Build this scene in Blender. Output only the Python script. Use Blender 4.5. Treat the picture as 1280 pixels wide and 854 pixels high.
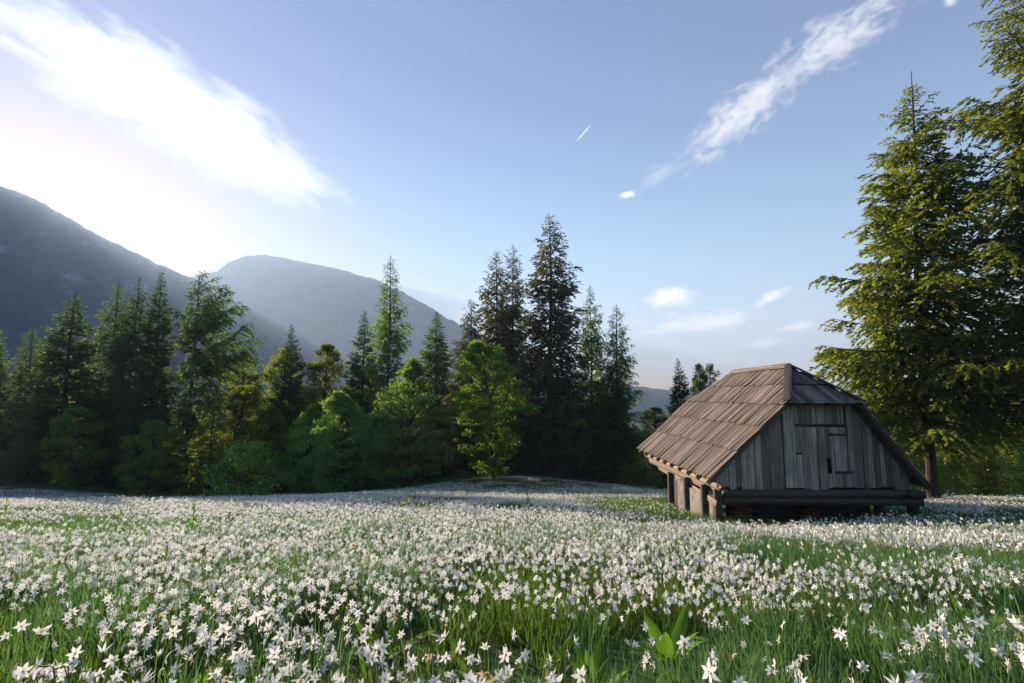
import bpy, math, random
import numpy as np
from mathutils import Vector, Matrix, Euler

for _o in list(bpy.data.objects):
    bpy.data.objects.remove(_o)
SC = bpy.context.scene
COL = SC.collection
rad = math.radians

# ------------------------------------------------------------------ camera
F_PX = 600.0                      # focal length in pixels of a 1280 px wide frame
PITCH = math.atan(67.0 / F_PX)
EYE = Vector((0.0, 0.0, 1.1))
cam_d = bpy.data.cameras.new('camera')
cam_d.sensor_width = 36.0
cam_d.lens = F_PX / 1280.0 * 36.0
cam_d.clip_start = 0.05
cam_d.clip_end = 40000.0
cam = bpy.data.objects.new('camera', cam_d)
COL.objects.link(cam)
cam.location = EYE
cam.rotation_euler = (rad(90) + PITCH, 0, 0)
SC.camera = cam

def at(px, py, Y):
    """world point seen at pixel (px, py) of the 1280x854 photograph, Y metres ahead"""
    a, b = (px - 640.0) / F_PX, (427.0 - py) / F_PX
    d = Vector((a, math.cos(PITCH) - b * math.sin(PITCH), math.sin(PITCH) + b * math.cos(PITCH)))
    return EYE + d * (Y / d.y)

# ------------------------------------------------------------------ sun, sky
_s = (at(72, 252, 1000.0) - EYE).normalized()          # the sun just clears the ridge
SUN_DIR = _s
SUN_EL = math.asin(_s.z)
SUN_AZ = math.atan2(_s.x, _s.y)                          # clockwise from +Y
sun_d = bpy.data.lights.new('sun', 'SUN')
sun_d.energy = 5.0
sun_d.angle = rad(0.5)
sun_d.color = (1.0, 0.78, 0.58)
sun = bpy.data.objects.new('sun', sun_d)
COL.objects.link(sun)
sun.location = (-60, 60, 60)
sun.rotation_euler = SUN_DIR.to_track_quat('Z', 'Y').to_euler()

SC.view_settings.view_transform = 'Standard'
SC.view_settings.look = 'None'
SC.view_settings.gamma = 1.0
SC.view_settings.use_curve_mapping = False
SC.view_settings.exposure = 2.52
SKY_STRENGTH = 0.07
cy = SC.cycles
cy.max_bounces = 8
cy.diffuse_bounces = 5
cy.glossy_bounces = 2
cy.transmission_bounces = 3
cy.transparent_max_bounces = 8
cy.volume_bounces = 0
cy.use_denoising = True
cy.caustics_reflective = False
cy.caustics_refractive = False

world = bpy.data.worlds.new('World')
SC.world = world
world.use_nodes = True
WT = world.node_tree
WT.nodes.clear()
def wn(t, **kw):
    n = WT.nodes.new(t)
    for k, v in kw.items():
        setattr(n, k, v)
    return n
def wl(a, b):
    WT.links.new(a, b)
def wmath(op, a, b=None, c=None, clamp=False):
    n = wn('ShaderNodeMath', operation=op, use_clamp=clamp)
    for i, v in enumerate((a, b, c)):
        if v is None:
            continue
        if isinstance(v, (int, float)):
            n.inputs[i].default_value = v
        else:
            wl(v, n.inputs[i])
    return n.outputs[0]
def wdot(vec, v):
    n = wn('ShaderNodeVectorMath', operation='DOT_PRODUCT')
    wl(vec, n.inputs[0])
    n.inputs[1].default_value = tuple(v)
    return n.outputs['Value']
def wsmooth(v, lo, hi, to0=0.0, to1=1.0):
    n = wn('ShaderNodeMapRange', interpolation_type='SMOOTHSTEP')
    wl(v, n.inputs[0])
    n.inputs[1].default_value, n.inputs[2].default_value = lo, hi
    n.inputs[3].default_value, n.inputs[4].default_value = to0, to1
    return n.outputs[0]
SHOULDER = 0.13
w_out = wn('ShaderNodeOutputWorld')
w_bg = wn('ShaderNodeBackground')
w_bg.inputs['Strength'].default_value = SKY_STRENGTH
w_sky = wn('ShaderNodeTexSky', sky_type='NISHITA')
w_sky.sun_disc = False
w_sky.sun_elevation = SUN_EL
w_sky.sun_rotation = SUN_AZ
w_sky.altitude = 900.0
w_sky.air_density = 1.1
w_sky.dust_density = 0.7
w_sky.ozone_density = 3.0
w_tc = wn('ShaderNodeTexCoord')
VEC = w_tc.outputs['Generated']
w_col = w_sky.outputs[0]
# soft shoulder over the whole sky, so that the glow round the sun does not drown the blue
w_lum = wn('ShaderNodeRGBToBW'); wl(w_col, w_lum.inputs[0])
w_den = wmath('ADD', wmath('MULTIPLY', w_lum.outputs[0], SHOULDER), 1.0)
w_sc = wn('ShaderNodeVectorMath', operation='SCALE')
wl(w_col, w_sc.inputs[0]); wl(wmath('DIVIDE', 1.0, w_den), w_sc.inputs['Scale'])
w_col = w_sc.outputs[0]
# warm evening band low over the whole horizon, a faint violet cast above
w_sep = wn('ShaderNodeSeparateXYZ'); wl(VEC, w_sep.inputs[0])
w_band = wsmooth(w_sep.outputs['Z'], 0.0, 0.6)
w_tint = wn('ShaderNodeMix', data_type='RGBA')
wl(w_band, w_tint.inputs[0])
w_tint.inputs[6].default_value = (1.9, 1.13, 0.72, 1)
w_tint.inputs[7].default_value = (0.42, 0.33, 0.39, 1)
w_mul = wn('ShaderNodeMix', data_type='RGBA', blend_type='MULTIPLY')
w_hs = wn('ShaderNodeHueSaturation'); w_hs.inputs['Saturation'].default_value = 1.4; wl(w_col, w_hs.inputs['Color'])
w_mul.inputs[0].default_value = 1.0
wl(w_hs.outputs[0], w_mul.inputs[6]); wl(w_tint.outputs[2], w_mul.inputs[7])
w_col = w_mul.outputs[2]

def cloud(p0, p1, half, color, opacity, noise_amp, scale, seed, stretch=2.2, edge=0.55, pw=0.5):
    """thin streak of cloud between two directions of the sky (world directions, tangent-plane ellipse with noise)"""
    global w_col
    d0 = (at(*p0, 1000.0) - EYE).normalized()
    d1 = (at(*p1, 1000.0) - EYE).normalized()
    c = ((d0 + d1) * 0.5).normalized()
    u = (d1 - d0); u = (u - c * u.dot(c)).normalized()
    v = c.cross(u).normalized()
    ra = (d1 - d0).length * 0.5
    rb = half / F_PX
    dc = wdot(VEC, c)
    a = wmath('DIVIDE', wdot(VEC, u), dc)
    b = wmath('DIVIDE', wdot(VEC, v), dc)
    comb = wn('ShaderNodeCombineXYZ')
    wl(wmath('MULTIPLY', a, scale / stretch), comb.inputs[0])
    wl(wmath('MULTIPLY', b, scale), comb.inputs[1])
    comb.inputs[2].default_value = seed
    nz = wn('ShaderNodeTexNoise', noise_dimensions='3D')
    nz.inputs['Scale'].default_value = 1.0
    nz.inputs['Detail'].default_value = 7.0
    nz.inputs['Roughness'].default_value = 0.58
    nz.inputs['Distortion'].default_value = 0.35
    wl(comb.outputs[0], nz.inputs['Vector'])
    e = wmath('ADD', wmath('POWER', wmath('ABSOLUTE', wmath('DIVIDE', a, ra)), 2.0),
              wmath('POWER', wmath('ABSOLUTE', wmath('DIVIDE', b, rb)), 2.0))
    e = wmath('POWER', e, pw)
    e = wmath('ADD', e, wmath('MULTIPLY', wmath('SUBTRACT', nz.outputs[0], 0.5), noise_amp))
    m = wsmooth(e, 1.0, 1.0 - edge)
    front = wsmooth(dc, 0.05, 0.15)
    m = wmath('MULTIPLY', wmath('MULTIPLY', m, front), opacity)
    # thicker and thinner cloud
    shade = wsmooth(nz.outputs[0], 0.3, 0.7, 0.86, 1.08)
    mc = wn('ShaderNodeVectorMath', operation='SCALE')
    mc.inputs[0].default_value = color
    wl(shade, mc.inputs['Scale'])
    mx = wn('ShaderNodeMix', data_type='RGBA')
    wl(m, mx.inputs[0])
    wl(w_col, mx.inputs[6])
    wl(mc.outputs[0], mx.inputs[7])
    w_col = mx.outputs[2]

w_d = wdot(VEC, SUN_DIR)
w_m = wn('ShaderNodeMix', data_type='RGBA')
wl(wsmooth(w_d, math.cos(rad(0.75)), math.cos(rad(0.25))), w_m.inputs[0])
wl(w_col, w_m.inputs[6]); w_m.inputs[7].default_value = (700, 600, 420, 1)
w_col = w_m.outputs[2]
K = 4.6
cloud((-190, -105), (440, 268), 54, (.76 * K, .73 * K, .70 * K), 0.95, 1.4, 34, 1.3, 2.8, 0.65)
cloud((60, 40), (420, 250), 34, (.95 * K, .91 * K, .87 * K), 0.6, 1.8, 50, 4.7, 2.6, 0.9)
cloud((250, 90), (335, 145), 9, (.6 * K, .58 * K, .57 * K), 0.5, 1.4, 44, 4.3, 3.0, 0.8)
cloud((838, 216), (1020, 62), 28, (.62 * K, .58 * K, .59 * K), 0.95, 2.6, 66, 8.1, 1.6, 1.2)
cloud((950, 112), (1150, -20), 26, (.62 * K, .58 * K, .59 * K), 0.9, 2.6, 62, 2.4, 1.7, 1.2)
cloud((925, 140), (985, 92), 20, (.68 * K, .63 * K, .64 * K), 0.7, 2.0, 60, 7.4, 1.7, 1.2)
cloud((795, 236), (850, 200), 14, (.62 * K, .62 * K, .68 * K), 0.35, 2.2, 60, 5.4, 1.6, 1.1)
cloud((770, 246), (797, 241), 5.5, (.85 * K, .82 * K, .84 * K), 0.9, 1.4, 80, 6.4, 1.6, 0.9)
cloud((800, 377), (872, 367), 16, (2.1 * K, 1.7 * K, 1.55 * K), 0.7, 1.7, 60, 9.7, 1.8, 1.0)
cloud((765, 412), (972, 396), 17, (2.6 * K, 2.0 * K, 1.8 * K), 0.5, 3.2, 60, 3.9, 2.6, 1.4)
cloud((830, 420), (960, 388), 9, (2.6 * K, 2.0 * K, 1.8 * K), 0.5, 2.8, 70, 6.9, 2.6, 1.3)
cloud((935, 384), (990, 360), 8, (2.2 * K, 1.75 * K, 1.6 * K), 0.5, 2.4, 70, 7.7, 2.2, 1.0)
cloud((920, 434), (990, 423), 8, (2.8 * K, 2.1 * K, 1.9 * K), 0.5, 2.4, 70, 1.9, 2.2, 1.0)
cloud((970, 413), (1030, 403), 7, (2.6 * K, 2.0 * K, 1.7 * K), 0.6, 1.8, 60, 2.9, 2.2, 1.0)
cloud((560, 410), (600, 385), 14, (1.4 * K, 1.16 * K, 1.06 * K), 0.5, 1.8, 44, 5.9, 2.0, 0.9)
cloud((1176, 6), (1200, -5), 7, (.80 * K, .78 * K, .80 * K), 0.6, 1.6, 60, 5.5, 1.6, 0.9)
cloud((716, 182), (743, 151), 1.2, (.85 * K, .82 * K, .82 * K), 0.7, 0.3, 26, 3.5, 2.0, 0.8)   # contrail
wl(w_col, w_bg.inputs['Color'])
wl(w_bg.outputs[0], w_out.inputs['Surface'])

# ------------------------------------------------------------------ helpers
def vnoise(x, y, seed=0):
    x = np.asarray(x, float); y = np.asarray(y, float)
    xi = np.floor(x); yi = np.floor(y)
    fx = x - xi; fy = y - yi
    fx = fx * fx * (3 - 2 * fx); fy = fy * fy * (3 - 2 * fy)
    def h(a, b):
        v = np.sin(a * 127.1 + b * 311.7 + seed * 74.7) * 43758.5453
        return v - np.floor(v)
    return (h(xi, yi) * (1 - fx) + h(xi + 1, yi) * fx) * (1 - fy) + (h(xi, yi + 1) * (1 - fx) + h(xi + 1, yi + 1) * fx) * fy
def fbm(x, y, seed=0, octv=4):
    r = 0; a = 0.5; s = 0
    for i in range(octv):
        r = r + a * vnoise(x * 2 ** i, y * 2 ** i, seed + i); s += a; a *= 0.5
    return r / s

SL = 0.165
def gz(x, y):
    """height of the meadow and the land round it"""
    x = np.asarray(x, float); y = np.asarray(y, float)
    z = np.where(y < 70, -SL * y, -SL * 70 - SL * 260 * (1 - np.exp(-(np.maximum(y, 70) - 70) / 260.0)))
    z = np.where(y < -30, SL * 30 + SL * 60 * (1 - np.exp((np.minimum(y, -30) + 30) / 60.0)), z)
    z = z + 1.05 * np.exp(-((x + 0.5) / 8.5) ** 2 - ((y - 46) / 11) ** 2)
    z = z - 0.75 * np.exp(-((x + 24) / 15) ** 2 - ((y - 40) / 14) ** 2)
    z = z + 0.35 * np.exp(-((x + 45) / 10) ** 2 - ((y - 40) / 14) ** 2)
    z = z - 0.25 * np.exp(-((x - 5.2) / 4.3) ** 2 - ((y - 11.8) / 3.4) ** 2)
    near = np.exp(-((x / 90) ** 2 + (y / 90) ** 2))
    z = z + near * (0.10 * (fbm(x / 3.0, y / 3.0, 3) - 0.5) + 0.05 * (vnoise(x / 0.8, y / 0.8, 9) - 0.5))
    far = 1 - np.exp(-((x / 400) ** 2 + (y / 400) ** 2))
    z = z + far * 24 * (fbm(x / 420.0, y / 420.0, 5) - 0.5)
    return z
def gzf(x, y):
    return float(gz(x, y))

def make_mesh(name, V, quads=None, tris=None, mat=None, smooth=False, tint=None, mats=None, mat_idx=None):
    me = bpy.data.meshes.new(name)
    V = np.asarray(V, np.float32).reshape(-1, 3)
    q = np.zeros((0, 4), np.int32) if quads is None else np.asarray(quads, np.int32).reshape(-1, 4)
    t = np.zeros((0, 3), np.int32) if tris is None else np.asarray(tris, np.int32).reshape(-1, 3)
    me.vertices.add(len(V)); me.vertices.foreach_set('co', V.ravel())
    lv = np.concatenate([q.ravel(), t.ravel()])
    me.loops.add(len(lv)); me.loops.foreach_set('vertex_index', lv)
    npoly = len(q) + len(t)
    me.polygons.add(npoly)
    st = np.concatenate([np.arange(len(q)) * 4, len(q) * 4 + np.arange(len(t)) * 3]).astype(np.int32)
    me.polygons.foreach_set('loop_start', st)
    if smooth:
        me.polygons.foreach_set('use_smooth', np.ones(npoly, bool))
    for m in (mats or ([mat] if mat else [])):
        me.materials.append(m)
    if mat_idx is not None:
        me.polygons.foreach_set('material_index', np.asarray(mat_idx, np.int32))
    if tint is not None:
        at_ = me.attributes.new('tint', 'FLOAT', 'FACE')
        at_.data.foreach_set('value', np.asarray(tint, np.float32))
    me.update(calc_edges=True)
    return me

def link(name, data, parent=None, kind=None, loc=None):
    o = bpy.data.objects.new(name, data)
    COL.objects.link(o)
    if parent is not None:
        o.parent = parent
    if kind:
        o['kind'] = kind
    if loc is not None:
        o.location = loc
    return o
def tag(o, label, cat, group=None, kind=None):
    o['label'] = label; o['category'] = cat
    if group: o['group'] = group
    if kind: o['kind'] = kind
    return o
def thing(name, label, cat, loc, rotz=0.0, group=None):
    o = link(name, None)
    o.empty_display_size = 0.2
    o.location = loc
    o.rotation_euler = (0, 0, rotz)
    return tag(o, label, cat, group)

# ------------------------------------------------------------------ materials
def new_mat(name):
    m = bpy.data.materials.new(name)
    m.use_nodes = True
    nt = m.node_tree
    nt.nodes.clear()
    out = nt.nodes.new('ShaderNodeOutputMaterial')
    return m, nt, out
def N(nt, t, **kw):
    n = nt.nodes.new(t)
    for k, v in kw.items():
        setattr(n, k, v)
    return n
def ramp(nt, fac, stops):
    r = N(nt, 'ShaderNodeValToRGB')
    el = r.color_ramp.elements
    while len(el) < len(stops):
        el.new(0.5)
    for e, (p, c) in zip(el, stops):
        e.position = p
        e.color = (*c, 1)
    nt.links.new(fac, r.inputs[0])
    return r.outputs[0]
def mixc(nt, fac, a, b, blend='MIX'):
    m = N(nt, 'ShaderNodeMix', data_type='RGBA', blend_type=blend)
    for i, v in ((0, fac), (6, a), (7, b)):
        if isinstance(v, (int, float)):
            m.inputs[i].default_value = v
        elif isinstance(v, tuple):
            m.inputs[i].default_value = (*v, 1)
        else:
            nt.links.new(v, m.inputs[i])
    return m.outputs[2]

def leaf_mat(name, dark, light, transl=0.4, tcol=None, rough=0.7, objvar=0.25, spec=0.10):
    """foliage: colour runs from dark to light with the leaf's own tint, part of the light passes through"""
    m, nt, out = new_mat(name)
    att = N(nt, 'ShaderNodeAttribute', attribute_name='tint')
    oi = N(nt, 'ShaderNodeObjectInfo')
    c = mixc(nt, att.outputs['Fac'], dark, light)
    hsv = N(nt, 'ShaderNodeHueSaturation')
    mr = N(nt, 'ShaderNodeMapRange')
    nt.links.new(oi.outputs['Random'], mr.inputs[0])
    mr.inputs[3].default_value = 1 - objvar
    mr.inputs[4].default_value = 1 + objvar
    nt.links.new(mr.outputs[0], hsv.inputs['Value'])
    nt.links.new(c, hsv.inputs['Color'])
    c = hsv.outputs[0]
    b = N(nt, 'ShaderNodeBsdfPrincipled')
    nt.links.new(c, b.inputs['Base Color'])
    b.inputs['Roughness'].default_value = rough
    b.inputs['Specular IOR Level'].default_value = spec
    t = N(nt, 'ShaderNodeBsdfTranslucent')
    tc = mixc(nt, 1.0, c, tcol or (1.7, 1.75, 0.7), 'MULTIPLY')
    nt.links.new(tc, t.inputs['Color'])
    mx = N(nt, 'ShaderNodeMixShader')
    mx.inputs[0].default_value = transl
    nt.links.new(b.outputs[0], mx.inputs[1])
    nt.links.new(t.outputs[0], mx.inputs[2])
    nt.links.new(mx.outputs[0], out.inputs['Surface'])
    return m

def wood_mat(name, dark, mid, light, grain=(26, 26, 1.2), var=0.35, rough=0.85, bump=0.35, moss=None):
    m, nt, out = new_mat(name)
    tc = N(nt, 'ShaderNodeTexCoord')
    oi = N(nt, 'ShaderNodeObjectInfo')
    off = N(nt, 'ShaderNodeVectorMath', operation='SCALE')
    off.inputs[0].default_value = (31, 17, 23)
    nt.links.new(oi.outputs['Random'], off.inputs['Scale'])
    add = N(nt, 'ShaderNodeVectorMath', operation='ADD')
    nt.links.new(tc.outputs['Object'], add.inputs[0])
    nt.links.new(off.outputs[0], add.inputs[1])
    mp = N(nt, 'ShaderNodeMapping')
    mp.inputs['Scale'].default_value = grain
    nt.links.new(add.outputs[0], mp.inputs[0])
    nz = N(nt, 'ShaderNodeTexNoise')
    nz.inputs['Scale'].default_value = 1.0
    nz.inputs['Detail'].default_value = 6
    nz.inputs['Roughness'].default_value = 0.65
    nt.links.new(mp.outputs[0], nz.inputs['Vector'])
    c = ramp(nt, nz.outputs[0], [(0.30, dark), (0.5, mid), (0.72, light)])
    nz2 = N(nt, 'ShaderNodeTexNoise')
    nz2.inputs['Scale'].default_value = 1.6
    nz2.inputs['Detail'].default_value = 4
    nt.links.new(add.outputs[0], nz2.inputs['Vector'])
    c = mixc(nt, 0.55, c, ramp(nt, nz2.outputs[0], [(0.3, (0.55, 0.55, 0.55)), (0.7, (1.25, 1.25, 1.25))]), 'MULTIPLY')
    hsv = N(nt, 'ShaderNodeHueSaturation')
    mr = N(nt, 'ShaderNodeMapRange')
    nt.links.new(oi.outputs['Random'], mr.inputs[0])
    mr.inputs[3].default_value = 1 - var
    mr.inputs[4].default_value = 1 + var
    nt.links.new(mr.outputs[0], hsv.inputs['Value'])
    nt.links.new(c, hsv.inputs['Color'])
    c = hsv.outputs[0]
    if moss:
        nz3 = N(nt, 'ShaderNodeTexNoise')
        nz3.inputs['Scale'].default_value = 2.3
        nz3.inputs['Detail'].default_value = 6
        nt.links.new(add.outputs[0], nz3.inputs['Vector'])
        f = ramp(nt, nz3.outputs[0], [(0.55, (0, 0, 0)), (0.75, (0.6, 0.6, 0.6))])
        c = mixc(nt, f, c, moss)
    b = N(nt, 'ShaderNodeBsdfPrincipled')
    nt.links.new(c, b.inputs['Base Color'])
    b.inputs['Roughness'].default_value = rough
    b.inputs['Specular IOR Level'].default_value = 0.25
    bp = N(nt, 'ShaderNodeBump')
    bp.inputs['Strength'].default_value = bump
    bp.inputs['Distance'].default_value = 0.012
    nt.links.new(nz.outputs[0], bp.inputs['Height'])
    nt.links.new(bp.outputs[0], b.inputs['Normal'])
    nt.links.new(b.outputs[0], out.inputs['Surface'])
    return m

def ground_mat(name, cols, scale, detail=8, bump=0.5, dist=0.1, extra=None):
    m, nt, out = new_mat(name)
    g = N(nt, 'ShaderNodeNewGeometry')
    nz = N(nt, 'ShaderNodeTexNoise')
    nz.inputs['Scale'].default_value = scale
    nz.inputs['Detail'].default_value = detail
    nz.inputs['Roughness'].default_value = 0.6
    nt.links.new(g.outputs['Position'], nz.inputs['Vector'])
    n = len(cols)
    c = ramp(nt, nz.outputs[0], [(0.3 + 0.4 * i / (n - 1), col) for i, col in enumerate(cols)])
    hgt = nz.outputs[0]
    if extra:
        nz2 = N(nt, 'ShaderNodeTexNoise')
        nz2.inputs['Scale'].default_value = extra[0]
        nz2.inputs['Detail'].default_value = 8
        nz2.inputs['Roughness'].default_value = 0.7
        nt.links.new(g.outputs['Position'], nz2.inputs['Vector'])
        f = ramp(nt, nz2.outputs[0], [(extra[2], (0, 0, 0)), (extra[3], (1, 1, 1))])
        c = mixc(nt, f, c, extra[1])
    b = N(nt, 'ShaderNodeBsdfPrincipled')
    nt.links.new(c, b.inputs['Base Color'])
    b.inputs['Roughness'].default_value = 0.95
    b.inputs['Specular IOR Level'].default_value = 0.1
    bp = N(nt, 'ShaderNodeBump')
    bp.inputs['Strength'].default_value = bump
    bp.inputs['Distance'].default_value = dist
    nt.links.new(hgt, bp.inputs['Height'])
    nt.links.new(bp.outputs[0], b.inputs['Normal'])
    nt.links.new(b.outputs[0], out.inputs['Surface'])
    return m

M = {}
M['soil'] = ground_mat('meadow_ground', [(0.018, 0.030, 0.010), (0.035, 0.065, 0.018), (0.055, 0.095, 0.025)], 2.5, dist=0.03)
M['mountain'] = ground_mat('mountain_forest', [(0.006, 0.016, 0.010), (0.045, 0.080, 0.045), (0.12, 0.17, 0.09)], 0.02, 12, 1.0, 25.0,
                           (0.006, (0.50, 0.50, 0.49), 0.56, 0.66))
M['far_mountain'] = ground_mat('far_mountain_forest', [(0.008, 0.018, 0.010), (0.04, 0.07, 0.03), (0.10, 0.14, 0.07)], 0.015, 12, 1.0, 30.0)
M['hill'] = ground_mat('hill_forest', [(0.015, 0.03, 0.015), (0.035, 0.06, 0.022), (0.07, 0.09, 0.03)], 0.012, 10, 1.0, 20.0)
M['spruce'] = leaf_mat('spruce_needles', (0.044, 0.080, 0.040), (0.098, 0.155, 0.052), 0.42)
M['spruce_sunlit'] = leaf_mat('sunlit_spruce_needles', (0.046, 0.080, 0.024), (0.200, 0.225, 0.040), 0.52, (1.6, 1.65, 0.65))  # lit copy of the spruce needles, the sun's glow put into the colour
M['spruce_dry'] = leaf_mat('old_spruce_needles', (0.056, 0.062, 0.044), (0.120, 0.115, 0.070), 0.36)
M['larch'] = leaf_mat('larch_needles', (0.060, 0.115, 0.040), (0.125, 0.190, 0.060), 0.5)
M['maple'] = leaf_mat('maple_leaves', (0.090, 0.185, 0.026), (0.185, 0.300, 0.042), 0.6)
M['beech'] = leaf_mat('beech_leaves', (0.100, 0.185, 0.065), (0.180, 0.285, 0.098), 0.58)
M['birch'] = leaf_mat('birch_leaves', (0.110, 0.150, 0.030), (0.195, 0.235, 0.045), 0.58)
M['bark'] = wood_mat('bark', (0.03, 0.024, 0.018), (0.065, 0.05, 0.038), (0.12, 0.095, 0.075), (8, 8, 2), 0.2, 0.95, 0.8)
M['bark_warm'] = wood_mat('warm_bark', (0.05, 0.033, 0.022), (0.11, 0.075, 0.05), (0.18, 0.13, 0.09), (8, 8, 2), 0.2, 0.95, 0.8)
M['wall_wood'] = wood_mat('weathered_wall_boards', (0.085, 0.078, 0.068), (0.20, 0.187, 0.165), (0.37, 0.35, 0.315), (30, 30, 1.0), 0.5)
M['roof_wood'] = wood_mat('weathered_roof_planks', (0.040, 0.033, 0.028), (0.118, 0.096, 0.082), (0.25, 0.215, 0.19), (4.5, 1.3, 4.5), 0.5)
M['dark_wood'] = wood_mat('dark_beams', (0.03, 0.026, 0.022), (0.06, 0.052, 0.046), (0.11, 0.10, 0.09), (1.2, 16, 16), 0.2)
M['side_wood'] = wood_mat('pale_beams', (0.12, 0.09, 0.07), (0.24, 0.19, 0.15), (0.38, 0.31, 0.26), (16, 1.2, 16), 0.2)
M['plaster'] = wood_mat('pale_foundation', (0.09, 0.08, 0.07), (0.18, 0.165, 0.15), (0.26, 0.245, 0.23), (4, 4, 4), 0.15, 0.95, 0.3)
M['brick'] = wood_mat('old_red_brick', (0.10, 0.045, 0.03), (0.19, 0.085, 0.05), (0.27, 0.14, 0.09), (6, 6, 6), 0.35, 0.95, 0.4)
M['iron'] = wood_mat('rusty_iron', (0.015, 0.012, 0.01), (0.03, 0.025, 0.02), (0.06, 0.04, 0.03), (20, 20, 20), 0.1, 0.7, 0.2)
M['petal'] = leaf_mat('white_petals', (0.77, 0.80, 0.82), (0.83, 0.85, 0.86), 0.30, (1.0, 1.0, 0.97), 0.6, 0.03)
M['wilted'] = leaf_mat('wilted_petals', (0.55, 0.42, 0.26), (0.72, 0.62, 0.46), 0.35, (1.0, 0.95, 0.8), 0.7, 0.1)
M['corona'] = leaf_mat('yellow_corona', (0.66, 0.56, 0.25), (0.72, 0.62, 0.32), 0.3, (1.0, 0.95, 0.7), 0.6, 0.1)
M['stem'] = leaf_mat('flower_stem', (0.055, 0.105, 0.035), (0.09, 0.15, 0.05), 0.3)
M['spathe'] = leaf_mat('papery_spathe', (0.30, 0.24, 0.13), (0.42, 0.35, 0.2), 0.4, (1, .95, .8))
M['grass'] = leaf_mat('meadow_grass', (0.056, 0.118, 0.056), (0.115, 0.195, 0.086), 0.40, (1.35, 1.6, 0.9), 0.5, 0.28)
M['grass_light'] = leaf_mat('light_grass', (0.060, 0.115, 0.028), (0.12, 0.185, 0.04), 0.42, (1.45, 1.65, 0.75), 0.5, 0.25)
M['straw'] = leaf_mat('dry_grass', (0.20, 0.16, 0.08), (0.34, 0.28, 0.15), 0.35, (1.0, .95, .8), 0.6, 0.2)
M['broadleaf'] = leaf_mat('broad_leaves', (0.075, 0.165, 0.018), (0.15, 0.27, 0.028), 0.42, (1.5, 1.7, 0.7), 0.6, 0.2, 0.15)

# ------------------------------------------------------------------ ground, mountains, hills
def build_ground():
    n = 230
    u = np.linspace(-1, 1, n)
    k = 9.2
    c = np.sinh(u * k) / np.sinh(k) * 7000.0
    # denser lattice near the camera: blend a linear term
    c = c + u * 26.0
    X, Y = np.meshgrid(c, c + 8.0)
    Z = gz(X, Y)
    V = np.stack([X, Y, Z], -1).reshape(-1, 3)
    i = np.arange(n * n).reshape(n, n)
    q = np.stack([i[:-1, :-1], i[:-1, 1:], i[1:, 1:], i[1:, :-1]], -1).reshape(-1, 4)
    o = link('ground', make_mesh('ground', V, q, mat=M['soil'], smooth=True), kind='structure')
    o['label'] = 'green meadow slope running down to the forest'
    return o
build_ground()

def mountain(name, prof, Yd, front, back, base_z, mat, seed, rough, ridge_rough, n=420, m=110):
    """ridge line given by (photo px, py, depth) samples, slopes falling to both sides"""
    pts = np.array([tuple(at(p[0], p[1], p[2] if len(p) > 2 else Yd)) for p in prof])
    s = np.concatenate([[0], np.cumsum(np.linalg.norm(np.diff(pts[:, :2], axis=0), axis=1))])
    t = np.linspace(0, s[-1], n)
    P = np.stack([np.interp(t, s, pts[:, k]) for k in range(3)], -1)
    ker = np.ones(5) / 5
    zz = np.convolve(np.pad(P[:, 2], 2, mode='edge'), ker, 'valid')
    P[:, 2] = zz + ridge_rough * (fbm(t / 45.0, t * 0, seed, 6) - 0.5) * 2
    tan = np.gradient(P[:, :2], axis=0)
    tan /= np.linalg.norm(tan, axis=1)[:, None]
    nor = np.stack([tan[:, 1], -tan[:, 0]], -1)        # towards the viewer for a left-to-right ridge
    vv = np.concatenate([np.linspace(-1, 0, m // 3, endpoint=False), np.linspace(0, 1, m - m // 3)])
    rows = []
    for v in vv:
        w = abs(v)
        dist = (front if v >= 0 else -back) * w
        xy = P[:, :2] + nor * dist
        h = base_z + (P[:, 2] - base_z) * (1 - w) ** 1.15
        d = (fbm(xy[:, 0] / 420.0, xy[:, 1] / 420.0, seed + 3, 6) - 0.5) * rough * min(1.0, w * 5) * (1 - w * 0.6)
        d = d + (fbm(xy[:, 0] / 60.0, xy[:, 1] / 60.0, seed + 11, 3) - 0.5) * rough * 0.16 * min(1.0, w * 20)
        rows.append(np.stack([xy[:, 0], xy[:, 1], h + d - (2.5 if w == 1 else 0)], -1))
    G = np.stack(rows, 0)
    i = np.arange(G.shape[0] * n).reshape(G.shape[0], n)
    q = np.stack([i[:-1, :-1], i[1:, :-1], i[1:, 1:], i[:-1, 1:]], -1).reshape(-1, 4)
    return link(name, make_mesh(name, G.reshape(-1, 3), q, mat=mat, smooth=True), kind='structure')

o = mountain('mountain', [(-900, 330, 2300), (-650, 270, 2200), (-420, 235, 2100), (-200, 222, 2000), (-60, 216, 1950), (0, 232, 1950), (40, 248, 1950), (66, 261, 1950), (80, 270, 1950), (110, 287, 1950), (160, 312, 1980), (215, 338, 2020),
                      (250, 352, 2050), (290, 374, 2080), (330, 405, 2100), (380, 446, 2150), (430, 482, 2200), (500, 520, 2250)],
             1950, 900, 700, -62, M['mountain'], 2, 230, 10)
o['label'] = 'dark blue forested mountain on the left with the sun at its ridge'
o = mountain('far_mountain', [(40, 420), (130, 372), (200, 352), (240, 346), (265, 341), (290, 326), (312, 319), (335, 319), (380, 328), (430, 338), (470, 350), (520, 374), (560, 398), (600, 420), (660, 450), (740, 478), (850, 497)],
             3000, 950, 1000, -62, M['far_mountain'], 7, 190, 9)
o['label'] = 'pale hazy mountain with a rounded top behind the forest'
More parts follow.
